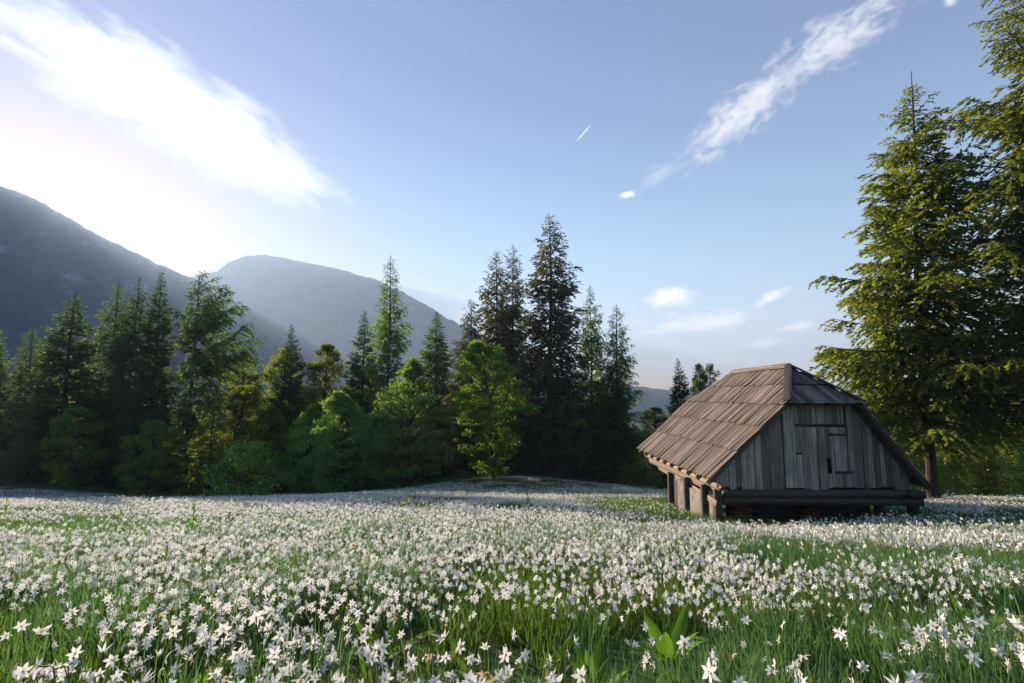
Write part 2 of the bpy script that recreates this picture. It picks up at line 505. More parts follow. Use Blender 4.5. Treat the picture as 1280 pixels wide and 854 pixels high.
o = mountain('hill', [(620, 497), (700, 488), (760, 484), (810, 485), (850, 489), (920, 484), (1000, 480), (1080, 484), (1180, 476), (1300, 470), (1500, 474), (1650, 490)],
             3700, 1100, 900, -62, M['hill'], 13, 60, 5)
o['label'] = 'low blue wooded hill far behind the barn'

# ------------------------------------------------------------------ trees
def tubes(paths, sides=5):
    """list of (points (n,3), radii (n)) -> V, quads"""
    Vs, Fs, off = [], [], 0
    ang = np.arange(sides) * 2 * np.pi / sides
    for P, R in paths:
        P = np.asarray(P, float); R = np.asarray(R, float)
        T = np.gradient(P, axis=0)
        T /= np.maximum(np.linalg.norm(T, axis=1), 1e-9)[:, None]
        ref = np.where(np.abs(T[:, 2:3]) > 0.9, np.array([[1.0, 0, 0]]), np.array([[0, 0, 1.0]]))
        A = np.cross(T, ref); A /= np.maximum(np.linalg.norm(A, axis=1), 1e-9)[:, None]
        B = np.cross(T, A)
        ring = P[:, None] + (A[:, None] * np.cos(ang)[None, :, None] + B[:, None] * np.sin(ang)[None, :, None]) * R[:, None, None]
        n = len(P)
        i = np.arange(n * sides).reshape(n, sides) + off
        j = np.roll(i, -1, axis=1)
        Fs.append(np.stack([i[:-1], j[:-1], j[1:], i[1:]], -1).reshape(-1, 4))
        Vs.append(ring.reshape(-1, 3)); off += n * sides
    return np.concatenate(Vs), np.concatenate(Fs)

def leaves(pos, dirs, nrm, L, W, bend=0.0):
    """one diamond-shaped quad for each leaf or needle spray"""
    d = dirs / np.maximum(np.linalg.norm(dirs, axis=1), 1e-9)[:, None]
    sd = np.cross(d, nrm)
    sd /= np.maximum(np.linalg.norm(sd, axis=1), 1e-9)[:, None]
    L = L[:, None]; W = W[:, None]
    up = np.cross(sd, d)
    V = np.stack([pos, pos + d * L * .45 + sd * W * .5, pos + d * L + up * bend * L, pos + d * L * .45 - sd * W * .5], 1)
    q = np.arange(len(pos) * 4).reshape(-1, 4)
    return V.reshape(-1, 3), q

def conifer(seed, h, R, nb, z0=0.03, tp=0.8, s_top=0.75, s_bot=-0.32, curl=0.28, twig=30, tl=0.40, droop=0.35,
            sl=0.42, sw=0.15, per_m=13.0, r0=None, asym=None, gap=0.12, lean=0.0, wob=0.12, mat=None, bark=None, wood_twigs=False, fresh=0.35, base_cut=0.85, lf=(0.62, 1.12), top=.985):
    rg = np.random.default_rng(seed)
    r0 = r0 or h * 0.013
    tz = np.linspace(0, 1, 14)
    tp_x = lean * h * tz + 0.004 * h * np.sin(tz * 7 + seed)
    tp_y = 0.004 * h * np.cos(tz * 5 + seed * 2)
    trunk = [(np.stack([tp_x, tp_y, tz * h], -1), r0 * (1 - tz) ** 0.9 + 0.012)]
    trunk[0][1][0] *= 1.35
    br, tw = [], []
    POS, DIR, NRM, LEN, WID, TNT = [], [], [], [], [], []
    for i in range(nb):
        u = ((i + rg.random()) / nb) ** 0.92
        z = h * (z0 + (top - z0) * u)
        az = i * 2.39996 + rg.normal(0, 0.35)
        if rg.random() < gap:
            continue
        L = R * (1 - u) ** tp * rg.uniform(*lf) + 0.006 * h
        L *= min(1.0, base_cut + u * 4)
        fine = min(1.0, .30 + 2.6 * (1 - u))
        if asym:
            L *= asym(az, u)
        s = s_bot + (s_top - s_bot) * u ** 1.2 + rg.normal(0, 0.07)
        t = np.linspace(0, 1, 7)
        out = np.array([math.cos(az), math.sin(az), 0]); lat = np.array([-math.sin(az), math.cos(az), 0])
        wv = rg.normal(0, wob) * L
        cx = np.interp(z / h, tz, tp_x); cyy = np.interp(z / h, tz, tp_y)
        P = np.array([cx, cyy, z]) + out * (L * t)[:, None] + lat * (wv * t ** 2)[:, None]
        P[:, 2] += L * (s * t + curl * t ** 2 * (1 - 0.4 * u))
        rb = max(0.010, r0 * 0.30 * (L / R) ** 0.8)
        br.append((P, rb * (1 - t) ** 0.8 + 0.004))
        nt = int(twig * (L / R) * rg.uniform(.8, 1.2)) + 3
        tt = np.sort(rg.uniform(0.12, 1.0, nt)); tt[-1] = 0.99
        B = np.stack([np.interp(tt, t, P[:, k]) for k in range(3)], -1)
        T = np.gradient(P, axis=0); T /= np.linalg.norm(T, axis=1)[:, None]
        Tt = np.stack([np.interp(tt, t, T[:, k]) for k in range(3)], -1)
        sg = np.where(np.arange(nt) % 2 == 0, 1.0, -1.0) * rg.uniform(0.35, 1.3, nt)
        sg[-1] = 0
        D = Tt * rg.uniform(0.5, 1.0, nt)[:, None] + lat * sg[:, None]
        D[:, 2] -= droop * rg.uniform(0.3, 1.6, nt)
        D /= np.linalg.norm(D, axis=1)[:, None]
        TL = tl * L * (1 - 0.72 * tt) * rg.uniform(.6, 1.25, nt) + sl * 0.9 * fine
        for k in range(nt):
            n = max(2, int(TL[k] * per_m / fine ** .5))
            ss = (np.arange(n) + rg.random(n)) / n
            p = B[k] + D[k] * (TL[k] * ss)[:, None]
            p[:, 2] -= droop * 0.5 * TL[k] * ss ** 2
            ld = np.cross(D[k], [0, 0, 1.0])
            d = D[k] + ld * (rg.uniform(-0.9, 0.9, n))[:, None] + rg.normal(0, 0.22, (n, 3))
            POS.append(p); DIR.append(d)
            nn = rg.normal(0, 0.55, (n, 3)); nn[:, 2] += 0.8
            NRM.append(nn)
            LEN.append(sl * fine * rg.uniform(.6, 1.25, n)); WID.append(sw * (.4 + .6 * fine) * rg.uniform(.7, 1.3, n))
            TNT.append(np.clip(rg.normal(0.28, 0.16, n) + fresh * ss * tt[k] + 0.12 * u, 0, 1))
            if wood_twigs and TL[k] > 0.3:
                e = np.array([B[k], B[k] + D[k] * TL[k] * .5, B[k] + D[k] * TL[k]])
                e[1, 2] -= droop * .125 * TL[k]; e[2, 2] -= droop * .5 * TL[k]
                tw.append((e, np.array([.010, .007, .003])))
    V, q = leaves(np.concatenate(POS), np.concatenate(DIR), np.concatenate(NRM), np.concatenate(LEN), np.concatenate(WID))
    crown = make_mesh('conifer_crown', V, q, mat=mat, tint=np.concatenate(TNT))
    Vt, qt = tubes(trunk, 8)
    trunk_me = make_mesh('conifer_trunk', Vt, qt, mat=bark, smooth=True)
    Vb, qb = tubes(br, 4)
    if tw:
        V2, q2 = tubes(tw, 3)
        qb = np.concatenate([qb, q2 + len(Vb)]); Vb = np.concatenate([Vb, V2])
    br_me = make_mesh('conifer_branches', Vb, qb, mat=bark, smooth=True)
    return dict(h=h, R=R, crown=crown, trunk=trunk_me, branches=br_me, n=len(q))

def broadleaf(seed, h, R, nc, nl, ll=0.16, z0=0.12, mat=None, bark=None, cr=0.26, prof_p=0.75, flat=0.62, stems=1, r0=None, widest=0.45):
    rg = np.random.default_rng(seed)
    r0 = r0 or h * 0.012
    tz = np.linspace(0, 1, 10)
    paths = []
    trunks = []
    for s in range(stems):
        lx, ly = (rg.normal(0, 0.10, 2) * (1 if stems > 1 else .35))
        tx = lx * h * tz ** 1.3 + 0.01 * h * np.sin(tz * 6 + seed + s)
        ty = ly * h * tz ** 1.3 + 0.01 * h * np.cos(tz * 5 + seed + s)
        P = np.stack([tx, ty, tz * h * 0.93], -1)
        trunks.append(P)
        paths.append((P, r0 * (1.15 - tz) ** 0.9 + 0.008))
    POS, DIR, NRM, LEN, TNT = [], [], [], [], []
    limbs = []
    for i in range(nc):
        q = rg.random() ** 0.9
        pr = math.sin(math.pi * min(1, max(0.0, q ** (math.log(.5) / math.log(widest))))) ** prof_p
        pr = max(pr, 0.22 if q < .5 else 0.06)
        az = rg.uniform(0, 2 * math.pi)
        lob = .62 + .75 * float(vnoise(az * 1.3 + seed, q * 4.5, seed))
        rr = R * pr * math.sqrt(rg.uniform(0.12, 1.0)) * rg.uniform(.82, 1.1) * lob
        z = h * (z0 + (0.97 - z0) * q)
        T = trunks[i % stems]
        cx = np.interp(z, T[:, 2], T[:, 0]); cyy = np.interp(z, T[:, 2], T[:, 1])
        c = np.array([cx + rr * math.cos(az), cyy + rr * math.sin(az), z])
        zb = max(0.05 * h, z - rr * rg.uniform(.5, 1.0) - 0.03 * h)
        bx = np.interp(zb, T[:, 2], T[:, 0]); by = np.interp(zb, T[:, 2], T[:, 1])
        a = np.array([bx, by, zb]); mid = a * .45 + c * .55 + np.array([0, 0, 0.10 * rr])
        limbs.append((np.array([a, (a + mid) / 2, mid, c]), np.array([.30, .22, .14, .05]) * r0 * min(1, rr / R + .3) + .004))
        n = int(nl * rg.uniform(.6, 1.3))
        cri = R * cr * rg.uniform(.65, 1.25) * (0.6 + .4 * pr)
        g = rg.normal(0, 1, (n, 3))
        g = g / np.linalg.norm(g, axis=1)[:, None] * (rg.uniform(0.15, 1.0, n) ** 0.5)[:, None]
        p = c + g * cri * np.array([1, 1, flat])
        d = g * .8 + np.array([math.cos(az), math.sin(az), -0.35]) * .6 + rg.normal(0, .5, (n, 3))
        nn = rg.normal(0, .5, (n, 3)) + g * .5; nn[:, 2] += .8
        POS.append(p); DIR.append(d); NRM.append(nn)
        LEN.append(ll * rg.uniform(.6, 1.3, n))
        TNT.append(np.clip(rg.normal(.42, .2, n) + rg.normal(0, .12), 0, 1))
    L = np.concatenate(LEN)
    V, q = leaves(np.concatenate(POS), np.concatenate(DIR), np.concatenate(NRM), L, L * .62, -0.15)
    crown = make_mesh('broadleaf_crown', V, q, mat=mat, tint=np.concatenate(TNT))
    Vt, qt = tubes(paths, 7)
    Vb, qb = tubes(limbs, 4)
    return dict(h=h, R=R, crown=crown, trunk=make_mesh('broadleaf_trunk', Vt, qt, mat=bark, smooth=True),
                branches=make_mesh('broadleaf_branches', Vb, qb, mat=bark, smooth=True), n=len(q))

def place_tree(proto, name, label, cat, x, y, height, wscale=1.0, rotz=0.0, group=None, sink=0.15):
    s = height / proto['h']
    t = thing(name, label, cat, (x, y, gzf(x, y) - sink), rotz, group)
    t.scale = (s * wscale, s * wscale, s)
    link('trunk', proto['trunk'], t)
    link('branches', proto['branches'], t)
    c = link('crown', proto['crown'], t)
    c['kind'] = 'stuff'
    return t
def tree_at(proto, name, label, cat, px, py, Y, half_px, rotz=0.0, group=None):
    """top of the tree at photo pixel (px, py), half_px its half width"""
    p = at(px, py, Y)
    hgt = p.z - gzf(p.x, Y) + 0.15
    R = half_px / F_PX * Y
    ws = (R / proto['R']) / (hgt / proto['h'])
    return place_tree(proto, name, label, cat, p.x, Y, hgt, ws, rotz, group)

SP = [conifer(11 + i, 20, 4.0, 230, mat=M['spruce'], bark=M['bark'], r0=.26,
              tp=(.95, .85, 1.0, .9)[i], droop=(.35, .5, .3, .45)[i], gap=(.1, .16, .12, .2)[i]) for i in range(4)]
SPD = [conifer(31, 26, 4.2, 230, mat=M['spruce_dry'], bark=M['bark'], r0=.32, s_top=.55, s_bot=-.45, curl=.42, droop=.55, gap=.22, tp=.62, z0=.05, lf=(.5, 1.2), per_m=11),
       conifer(32, 22, 3.6, 190, mat=M['spruce_dry'], bark=M['bark'], r0=.26, s_top=.4, s_bot=-.55, curl=.5, droop=.6, gap=.28, tp=.6, lf=(.45, 1.25), per_m=11)]
LA = [conifer(41 + i, 20, 3.2, 190, mat=M['larch'], bark=M['bark'], r0=.22, s_top=.45, s_bot=-.12, curl=.12, droop=.75, gap=.2, tp=.6, lf=(.5, 1.2),
              sl=.32, sw=.12, tl=.34, twig=30, per_m=11, wob=.2, fresh=.3) for i in range(2)]
LA_FLAG = conifer(47, 16, 3.2, 120, mat=M['spruce'], bark=M['bark'], r0=.2, s_top=.40, s_bot=-.05, curl=.14, droop=.55, gap=.22, tp=.30, lf=(.45, 1.1), z0=.3,
                  sl=.28, sw=.12, tl=.30, twig=36, per_m=14, wob=.2, asym=lambda a, u: (1.7 if math.cos(a) > .35 else .55) * (0.45 + .75 * (1 - abs(u - .45) * 1.3)))
YG = [conifer(51 + i, 12, 2.6, 120, mat=M['birch'], bark=M['bark'], r0=.14, s_top=.7, s_bot=.0, curl=.1, droop=.5, gap=.1, tp=.55, sl=.24, sw=.12, tl=.36, twig=30, per_m=13) for i in range(1)]
BE = [broadleaf(61, 10, 3.2, 230, 95, .17, .04, M['beech'], M['bark'], stems=1, widest=.4, prof_p=.8, cr=.19),
      broadleaf(62, 11, 3.1, 230, 95, .16, .03, M['beech'], M['bark'], stems=2, widest=.34, prof_p=.95, cr=.18)]
MA = [broadleaf(63, 12, 3.4, 170, 140, .19, .05, M['maple'], M['bark'], cr=.22, stems=1, widest=.5, prof_p=.6, flat=.5),
      broadleaf(64, 7, 2.0, 80, 100, .15, .08, M['maple'], M['bark'], cr=.28, widest=.45)]
BI = [broadleaf(65, 13, 2.6, 240, 95, .15, .05, M['birch'], M['bark'], cr=.21, widest=.38, prof_p=.7),
      broadleaf(66, 12, 2.5, 240, 95, .15, .05, M['birch'], M['bark'], cr=.21, widest=.38, stems=2, prof_p=.7)]
BU = [broadleaf(67, 3.5, 2.4, 90, 60, .15, .02, M['beech'], M['bark'], cr=.3, widest=.35, stems=3, r0=.03),
      broadleaf(68, 3.0, 2.2, 80, 60, .13, .02, M['birch'], M['bark'], cr=.3, widest=.35, stems=3, r0=.03)]

print('QUADS', [p['n'] for p in SP + SPD + LA + [LA_FLAG] + YG + BE + MA + BI + BU])
S, L_, D_ = 'spruce_tree', 'larch_tree', 'deciduous_tree'
tree_at(SP[1], S, 'dark spruce cut off by the left edge of the photo', 'tree', -6, 398, 50, 42, .3)
tree_at(LA[0], L_, 'short dark green larch second from the left edge', 'tree', 42, 408, 52, 34, 1.0)
tree_at(SP[0], S, 'broad bushy green spruce with a pointed top left of the twin spruces', 'tree', 95, 364, 46, 62, 2.0)
tree_at(LA[1], L_, 'bushy larch joined to the left side of a slim dark spruce', 'tree', 150, 350, 50, 38, 2.4)
tree_at(SP[3], S, 'slim dark spruce with a thin tip pressed against a bushy larch', 'tree', 174, 345, 49, 40, .8)
tree_at(SP[2], S, 'dark narrow spruce just left of the larch with long side branches', 'tree', 203, 338, 48, 40, 4.0)
tree_at(LA_FLAG, L_, 'open larch with a bare trunk and long branches reaching right before the blue mountain', 'tree', 250, 340, 47, 44, 0.0)
tree_at(BI[0], D_, 'yellow green birch right of the open larch', 'tree', 312, 440, 56, 40, .5)
tree_at(BI[1], D_, 'pale yellow birch crowding the left side of a single dark spruce', 'tree', 340, 432, 58, 36, 1.5)
tree_at(SP[2], S, 'single dark spruce between two yellow green birches', 'tree', 366, 404, 52, 36, 2.5)
tree_at(BI[0], D_, 'yellow green birch right of the single dark spruce', 'tree', 404, 425, 54, 42, 3.5)
tree_at(SP[0], S, 'green spruce leaning on the left of the tallest larch', 'tree', 456, 386, 52, 40, 4.4)
tree_at(LA[0], L_, 'tall slender larch rising in front of the pale mountain', 'tree', 489, 317, 48, 36, 0.4)
tree_at(SP[1], S, 'greyish green spruce alone between the tall larch and the brown spruces', 'tree', 547, 388, 56, 44, 5.5)
tree_at(SPD[1], S, 'dark brownish spruce with arms curving left at the edge of the tall clump', 'tree', 590, 372, 50, 36, 1.9)
tree_at(SPD[1], S, 'brownish spruce with hooked branches in the tall clump, left of its narrow twin', 'tree', 621, 312, 52, 40, 3.2)
tree_at(SPD[0], S, 'narrow brownish spruce beside the tallest tree of the clump', 'tree', 641, 305, 53, 36, .7)
tree_at(SPD[0], S, 'tallest dark spruce in the middle of the photo', 'tree', 686, 266, 47, 58, 2.2)
tree_at(LA[1], L_, 'light green larch right of the tallest dark spruce', 'tree', 737, 355, 49, 32, 5.0)
tree_at(LA[0], L_, 'feathery larch at the right end of the central clump', 'tree', 770, 379, 47, 36, 2.9)
tree_at(SP[3], S, 'dark green spruce filling the foot of the feathery larch', 'tree', 766, 452, 45, 38, 1.2)
tree_at(BE[0], D_, 'mid green leafy tree left of the pointed leafy tree in the front row', 'tree', 432, 488, 41, 54, .0)
tree_at(BE[1], D_, 'pointed grey green leafy tree in the middle of the front row', 'tree', 512, 448, 40, 56, 1.0)
tree_at(MA[0], D_, 'bright yellow green maple in front of the tall brown spruces', 'tree', 618, 424, 42, 56, 2.0)
tree_at(MA[1], D_, 'small bright green maple sapling before the dark trees on the left', 'tree', 98, 505, 42, 34, 0.6)
tree_at(MA[1], D_, 'small green sapling in the shade under the dark narrow spruce', 'tree', 192, 522, 42, 34, 2.6)
tree_at(BU[0], 'bush', 'rounded green bush at the meadow edge below the birches', 'bush', 306, 553, 41, 50, .2)
tree_at(YG[0], L_, 'young yellow green larch at the forest edge under the long branches', 'tree', 268, 500, 44, 36, 1.2)
tree_at(BI[1], D_, 'low yellow green birch filling the gap under the blue mountain', 'tree', 288, 478, 48, 40, 2.0)
tree_at(BI[0], D_, 'light green birch low in front of the single dark spruce', 'tree', 336, 505, 46, 34, 5.0)
tree_at(BE[0], D_, 'pale leafy tree low between the birches and the mid green leafy tree', 'tree', 385, 505, 45, 34, 3.0)
tree_at(BU[0], 'bush', 'low dark green bush at the foot of the mid green leafy tree', 'bush', 390, 575, 43, 34, 2.2)
tree_at(SP[2], S, 'small dark spruce rising behind the left roof slope of the barn', 'tree', 848, 447, 36, 30, 1.2)
tree_at(BI[1], D_, 'pale leafy tree just right of the small spruce behind the barn roof', 'tree', 882, 450, 40, 26, 2.9)
tree_at(BI[0], D_, 'yellow green bushy tree in the gap left of the barn roof', 'tree', 818, 506, 46, 36, 4.9)
tree_at(BU[1], 'bush', 'yellow green bush behind the low left corner of the barn roof', 'bush', 806, 560, 42, 34, 1.2)
tree_at(YG[0], L_, 'light green young larch at the right foot of the central clump', 'tree', 742, 515, 46, 32, 3.2)

# far row, deep in the forest
rng = random.Random(5)
k = 0
for i in range(30):
    px = -60 + i * 29 + rng.uniform(-10, 10)
    Y = rng.uniform(56, 72)
    if 225 < px < 345 or 520 < px < 545:
        py = rng.uniform(500, 530)
    elif 780 < px:
        py = rng.uniform(520, 545)
    else:
        py = rng.uniform(455, 500)
    pr = SP[k % 4] if rng.random() < .7 else BI[k % 2]
    k += 1
    tree_at(pr, S if pr in SP else D_, 'shaded spruce deep in the wood behind the front row of trees' if pr in SP else 'pale birch deep in the wood behind the front row of trees',
            'tree', px, py, Y, rng.uniform(34, 48), rng.uniform(0, 6), 'spruces deep in the wood' if pr in SP else 'birches deep in the wood')

# the big trees on the right
BIG = conifer(71, 17.5, 4.4, 265, mat=M['spruce_sunlit'], bark=M['bark'], r0=.19, lean=.05, z0=.17, tp=.80, s_top=.62, s_bot=-.24, curl=.14, twig=44, tl=.40, droop=.50,
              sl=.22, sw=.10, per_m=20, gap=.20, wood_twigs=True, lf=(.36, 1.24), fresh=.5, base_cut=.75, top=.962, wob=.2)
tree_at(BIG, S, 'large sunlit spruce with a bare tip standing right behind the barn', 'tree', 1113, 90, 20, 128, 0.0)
BIGL = conifer(73, 24, 4.6, 230, mat=M['spruce_sunlit'], bark=M['bark_warm'], r0=.28, z0=.20, tp=.42, s_top=.45, s_bot=-.08, curl=.12, twig=46, tl=.34, droop=.6,
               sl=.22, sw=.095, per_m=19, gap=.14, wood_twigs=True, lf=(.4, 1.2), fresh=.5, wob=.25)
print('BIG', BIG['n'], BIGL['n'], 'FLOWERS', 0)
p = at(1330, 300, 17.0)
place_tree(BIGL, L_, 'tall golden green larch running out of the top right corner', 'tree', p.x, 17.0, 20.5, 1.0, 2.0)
for (px, py, Y, hp, pr, nm, cat, lab) in (
        (1215, 470, 34, 44, BI[0], D_, 'tree', 'sunlit yellow green birch seen under the branches of the large spruce'),
        (1180, 500, 38, 40, BI[1], D_, 'tree', 'pale birch between the barn and the trunk of the large spruce'),
        (1262, 450, 30, 44, YG[0], L_, 'tree', 'young bright larch behind the right hand trees'),
        (1228, 548, 24, 22, YG[0], L_, 'tree', 'thin sapling right of the trunk of the large spruce'),
        (1285, 555, 24, 30, BU[0], 'bush', 'bush', 'green bush at the right edge of the meadow'),
        (1195, 580, 27, 34, BU[1], 'bush', 'bush', 'yellow green bush behind the trunk of the large spruce'),
        (1160, 560, 30, 34, BU[1], 'bush', 'bush', 'yellow green bush beside the right corner of the barn'),
        (1130, 470, 40, 44, SP[1], S, 'tree', 'dark spruce hidden behind the barn and the large spruce'),
        (1250, 420, 44, 50, SP[0], S, 'tree', 'shaded spruce far behind the right hand trees'),
        (1310, 430, 36, 50, BI[1], D_, 'tree', 'birch at the right edge behind the golden larch')):
    tree_at(pr, nm, lab, cat, px, py, Y, hp, px * .7)

# ------------------------------------------------------------------ barn
def box_mesh(name, mat, nseg=1, seed=0, jag=0.0, bow=0.0, axis=1):
    """unit plank from 0..1 along its length (axis), -.5..+.5 across, slightly warped, ends uneven"""
    rg = random.Random(seed)
    V, Q = [], []
    for i in range(nseg + 1):
        t = i / nseg
        b = bow * math.sin(t * math.pi) * rg.uniform(.5, 1)
        e = rg.uniform(-jag, jag) if i in (0, nseg) else 0
        wv = rg.uniform(-.04, .04) if nseg > 1 else 0
        for (a, c) in ((-.5, -.5), (.5, -.5), (.5, .5), (-.5, .5)):
            sl = e * (1 if a < 0 else -.6)
            if axis == 1:
                V.append((a * (1 + wv), t + sl, c + b))
            elif axis == 2:
                V.append((a * (1 + wv), c + b, t + sl))
            else:
                V.append((t + sl, a * (1 + wv), c + b))
    for i in range(nseg):
        o_ = i * 4
        for j in range(4):
            Q.append((o_ + j, o_ + (j + 1) % 4, o_ + 4 + (j + 1) % 4, o_ + 4 + j))
    Q.append((3, 2, 1, 0)); o_ = nseg * 4
    Q.append((o_, o_ + 1, o_ + 2, o_ + 3))
    me = make_mesh(name, V, Q, mat=mat)
    import bmesh
    bm = bmesh.new(); bm.from_mesh(me)
    bmesh.ops.recalc_face_normals(bm, faces=bm.faces)
    bm.to_mesh(me); bm.free()
    return me
def prism(name, poly, d0, d1, mat, axis='y'):
    """polygon in x-z extruded from y=d0 to y=d1"""
    n = len(poly)
    V = [(x, d0, z) for x, z in poly] + [(x, d1, z) for x, z in poly]
    import bmesh
    bm = bmesh.new()
    vs = [bm.verts.new(v) for v in V]
    bm.faces.new(vs[:n]); bm.faces.new(vs[n:][::-1])
    for i in range(n):
        j = (i + 1) % n
        bm.faces.new((vs[i], vs[n + i], vs[n + j], vs[j]))
    bmesh.ops.recalc_face_normals(bm, faces=bm.faces)
    me = bpy.data.meshes.new(name)
    bm.to_mesh(me); bm.free()
    me.materials.append(mat)
    return me

def build_barn():
    rg = random.Random(12)
    YF, YB = 13.0, 20.3                                  # front and rear eaves
    ridge_f = at(986, 460, 14.9); RX, RZ = ridge_f.x, ridge_f.z
    eL = at(888, 601, YF); eR = at(1163, 611, YF)
    hz = at(1037, 505, YF).z
    YRF, YRB = 14.9, 18.7
    base = Vector((8.35, 16.5, gzf(8.35, 16.5)))
    barn = thing('barn', 'old grey wooden hay barn with a brown plank roof on the right of the meadow', 'barn', base)
    def part(name, me, parent=barn, kind=None):
        o = link(name, me, parent, kind)
        # meshes are given in world coordinates relative to the barn base
        return o
    def setm(o, Mw, parent_world):
        o.matrix_basis = parent_world.inverted() @ Mw
    BW = Matrix.Translation(base)
    roof = link('roof', None, barn)
    roof.empty_display_size = .2
    def grooved(seed):
        g_ = random.Random(seed); V, Q = [], []
        m0 = g_.uniform(-.12, .12)
        for i in range(3):
            t = i / 2; b = .3 * math.sin(t * math.pi) * g_.uniform(.3, 1)
            for (x_, z_) in ((-.5, -.5), (.5, -.5), (.5, .42), (m0 + .07, .5), (m0, -.3), (m0 - .07, .5), (-.5, .38)):
                V.append((x_, t, z_ + b))
        for i in range(2):
            for j in range(7):
                Q.append((i * 7 + j, i * 7 + (j + 1) % 7, i * 7 + 7 + (j + 1) % 7, i * 7 + 7 + j))
        T_ = []
        for o_, f_ in ((0, 1), (14, -1)):
            for tr in ((0, 1, 4), (1, 2, 3), (1, 3, 4), (0, 4, 5), (0, 5, 6)):
                T_.append(tuple(o_ + v_ for v_ in tr[::f_]))
        me = make_mesh('roof_plank', V, Q, T_, mat=M['roof_wood'])
        import bmesh
        bm = bmesh.new(); bm.from_mesh(me); bmesh.ops.recalc_face_normals(bm, faces=bm.faces); bm.to_mesh(me); bm.free()
        return me
    PL = [grooved(s) for s in range(6)]
    HI = Vector((RX, 0, RZ))
    def frame(origin, along, down):
        a = along.normalized(); d = down.normalized(); n = a.cross(d)
        if n.z < 0: n = -n
        return a, d, n
    def plank(origin, a, d, n, off, s0, s1, w, th, lift0, lift1, tilt=0.0):
        """plank on a slope: off along a, from s0 to s1 down the slope, its ends lifted"""
        L = s1 - s0
        p0 = origin + a * off + d * s0 + n * lift0
        p1 = origin + a * (off + tilt) + d * s1 + n * lift1
        y = (p1 - p0); L = y.length; y.normalize()
        x = (a - y * a.dot(y)).normalized(); z = x.cross(y)
        Mx = Matrix((x * w, y * L, z * th)).transposed().to_4x4()
        Mx.translation = p0
        return Mx
    # left slope: origin at ridge over y=0, along +Y, down towards the left eave
    dvec = Vector((eL.x - RX, 0, eL.z - RZ)); slopeL = dvec.length
    t_h = (hz - RZ) / (eL.z - RZ)                        # share of the slope where the hips end
    hx = RX + (eL.x - RX) * t_h
    a, d, n = frame(HI, Vector((0, 1, 0)), dvec)
    if n.x > 0: n = -n
    courses = 5
    cuts = [0.0, .185, .37, .56, .765, 1.0]
    hl = slopeL * t_h
    made = 0
    for c in range(courses):
        s0, s1 = cuts[c] * slopeL - (.10 if c else 0), cuts[c + 1] * slopeL
        y = YF
        while y < YB - .03:
            w = rg.uniform(.115, .16)
            if y + w > YB: w = YB - y
            ym = y + w / 2
            lim = 0.0
            if ym < YRF: lim = hl * (YRF - ym) / (YRF - YF)
            if ym > YRB: lim = hl * (ym - YRB) / (YB - YRB)
            st = max(s0, lim)
            en = s1 + rg.uniform(-.015, .02)
            if en - st > .08:
                o = link('roof_plank', PL[rg.randrange(6)], roof)
                th = rg.uniform(.024, .034)
                o.matrix_basis = BW.inverted() @ plank(HI, a, d, n, ym, st, en, w * .885, th, .03 + rg.uniform(0, .02), .070 + rg.uniform(-.014, .026), rg.uniform(-.03, .01))
                made += 1
            y += w
    # front hip
    hv = Vector((0, YF - .02 - YRF, hz - RZ)); hipL = hv.length
    a2, d2, n2 = frame(HI, Vector((1, 0, 0)), hv)
    if n2.z < 0: n2 = -n2
    O2 = Vector((RX, YRF, RZ))
    hxR = RX + (eR.x - RX) * (hz - RZ) / (eR.z - RZ)
    wl_, wr_ = RX - hx, hxR - RX
    for (c0, c1, l0) in ((0, .56, .05), (.50, 1.03, .035)):
        x = -wl_
        while x < wr_ - .03:
            w = rg.uniform(.12, .19)
            if x + w > wr_: w = wr_ - x
            xm = x + w / 2
            lim = abs(xm) / (wl_ if xm < 0 else wr_)
            st = max(c0, lim - .07)
            if c1 - st > .04:
                o = link('roof_plank', PL[rg.randrange(6)], roof)
                o.matrix_basis = BW.inverted() @ plank(O2, a2, d2, n2, xm, st * hipL, (c1 + rg.uniform(-.01, .02)) * hipL, w * .965, .028, l0, l0 + .035 + rg.uniform(-.006, .012))
            x += w
    # rear hip, right slope and closed under-roof in joined boards (never seen from the meadow side)
    Vs, Qs = [], []
    cube = np.array([(-.5, 0, -.5), (.5, 0, -.5), (.5, 0, .5), (-.5, 0, .5), (-.5, 1, -.5), (.5, 1, -.5), (.5, 1, .5), (-.5, 1, .5)])
    cq = np.array([(0, 1, 2, 3), (7, 6, 5, 4), (0, 4, 5, 1), (1, 5, 6, 2), (2, 6, 7, 3), (3, 7, 4, 0)])
    def addm(Mw):
        Mx = np.array(BW.inverted() @ Mw)
        Vs.append(cube @ Mx[:3, :3].T + Mx[:3, 3]); Qs.append(cq + 8 * len(Qs))
    dr = Vector((eR.x - RX, 0, eR.z - RZ)); slopeR = dr.length
    a3, d3, n3 = frame(HI, Vector((0, 1, 0)), dr)
    if n3.x < 0: n3 = -n3
    hlr = slopeR * (hz - RZ) / (eR.z - RZ)
    for c in range(courses):
        s0, s1 = cuts[c] * slopeR - (.10 if c else 0), cuts[c + 1] * slopeR
        y = YF
        while y < YB - .03:
            w = min(rg.uniform(.13, .2), YB - y); ym = y + w / 2
            lim = 0.0
            if ym < YRF: lim = hlr * (YRF - ym) / (YRF - YF)
            if ym > YRB: lim = hlr * (ym - YRB) / (YB - YRB)
            st = max(s0, lim)
            if s1 - st > .08:
                addm(plank(HI, a3, d3, n3, ym, st, s1 + rg.uniform(-.03, .05), w * .965, .028, .03, .072))
            y += w
    hb = Vector((0, YB - YRB, hz - RZ)); a4, d4, n4 = frame(HI, Vector((1, 0, 0)), hb)
    if n4.z < 0: n4 = -n4
    O4 = Vector((RX, YRB, RZ))
    x = -wl_
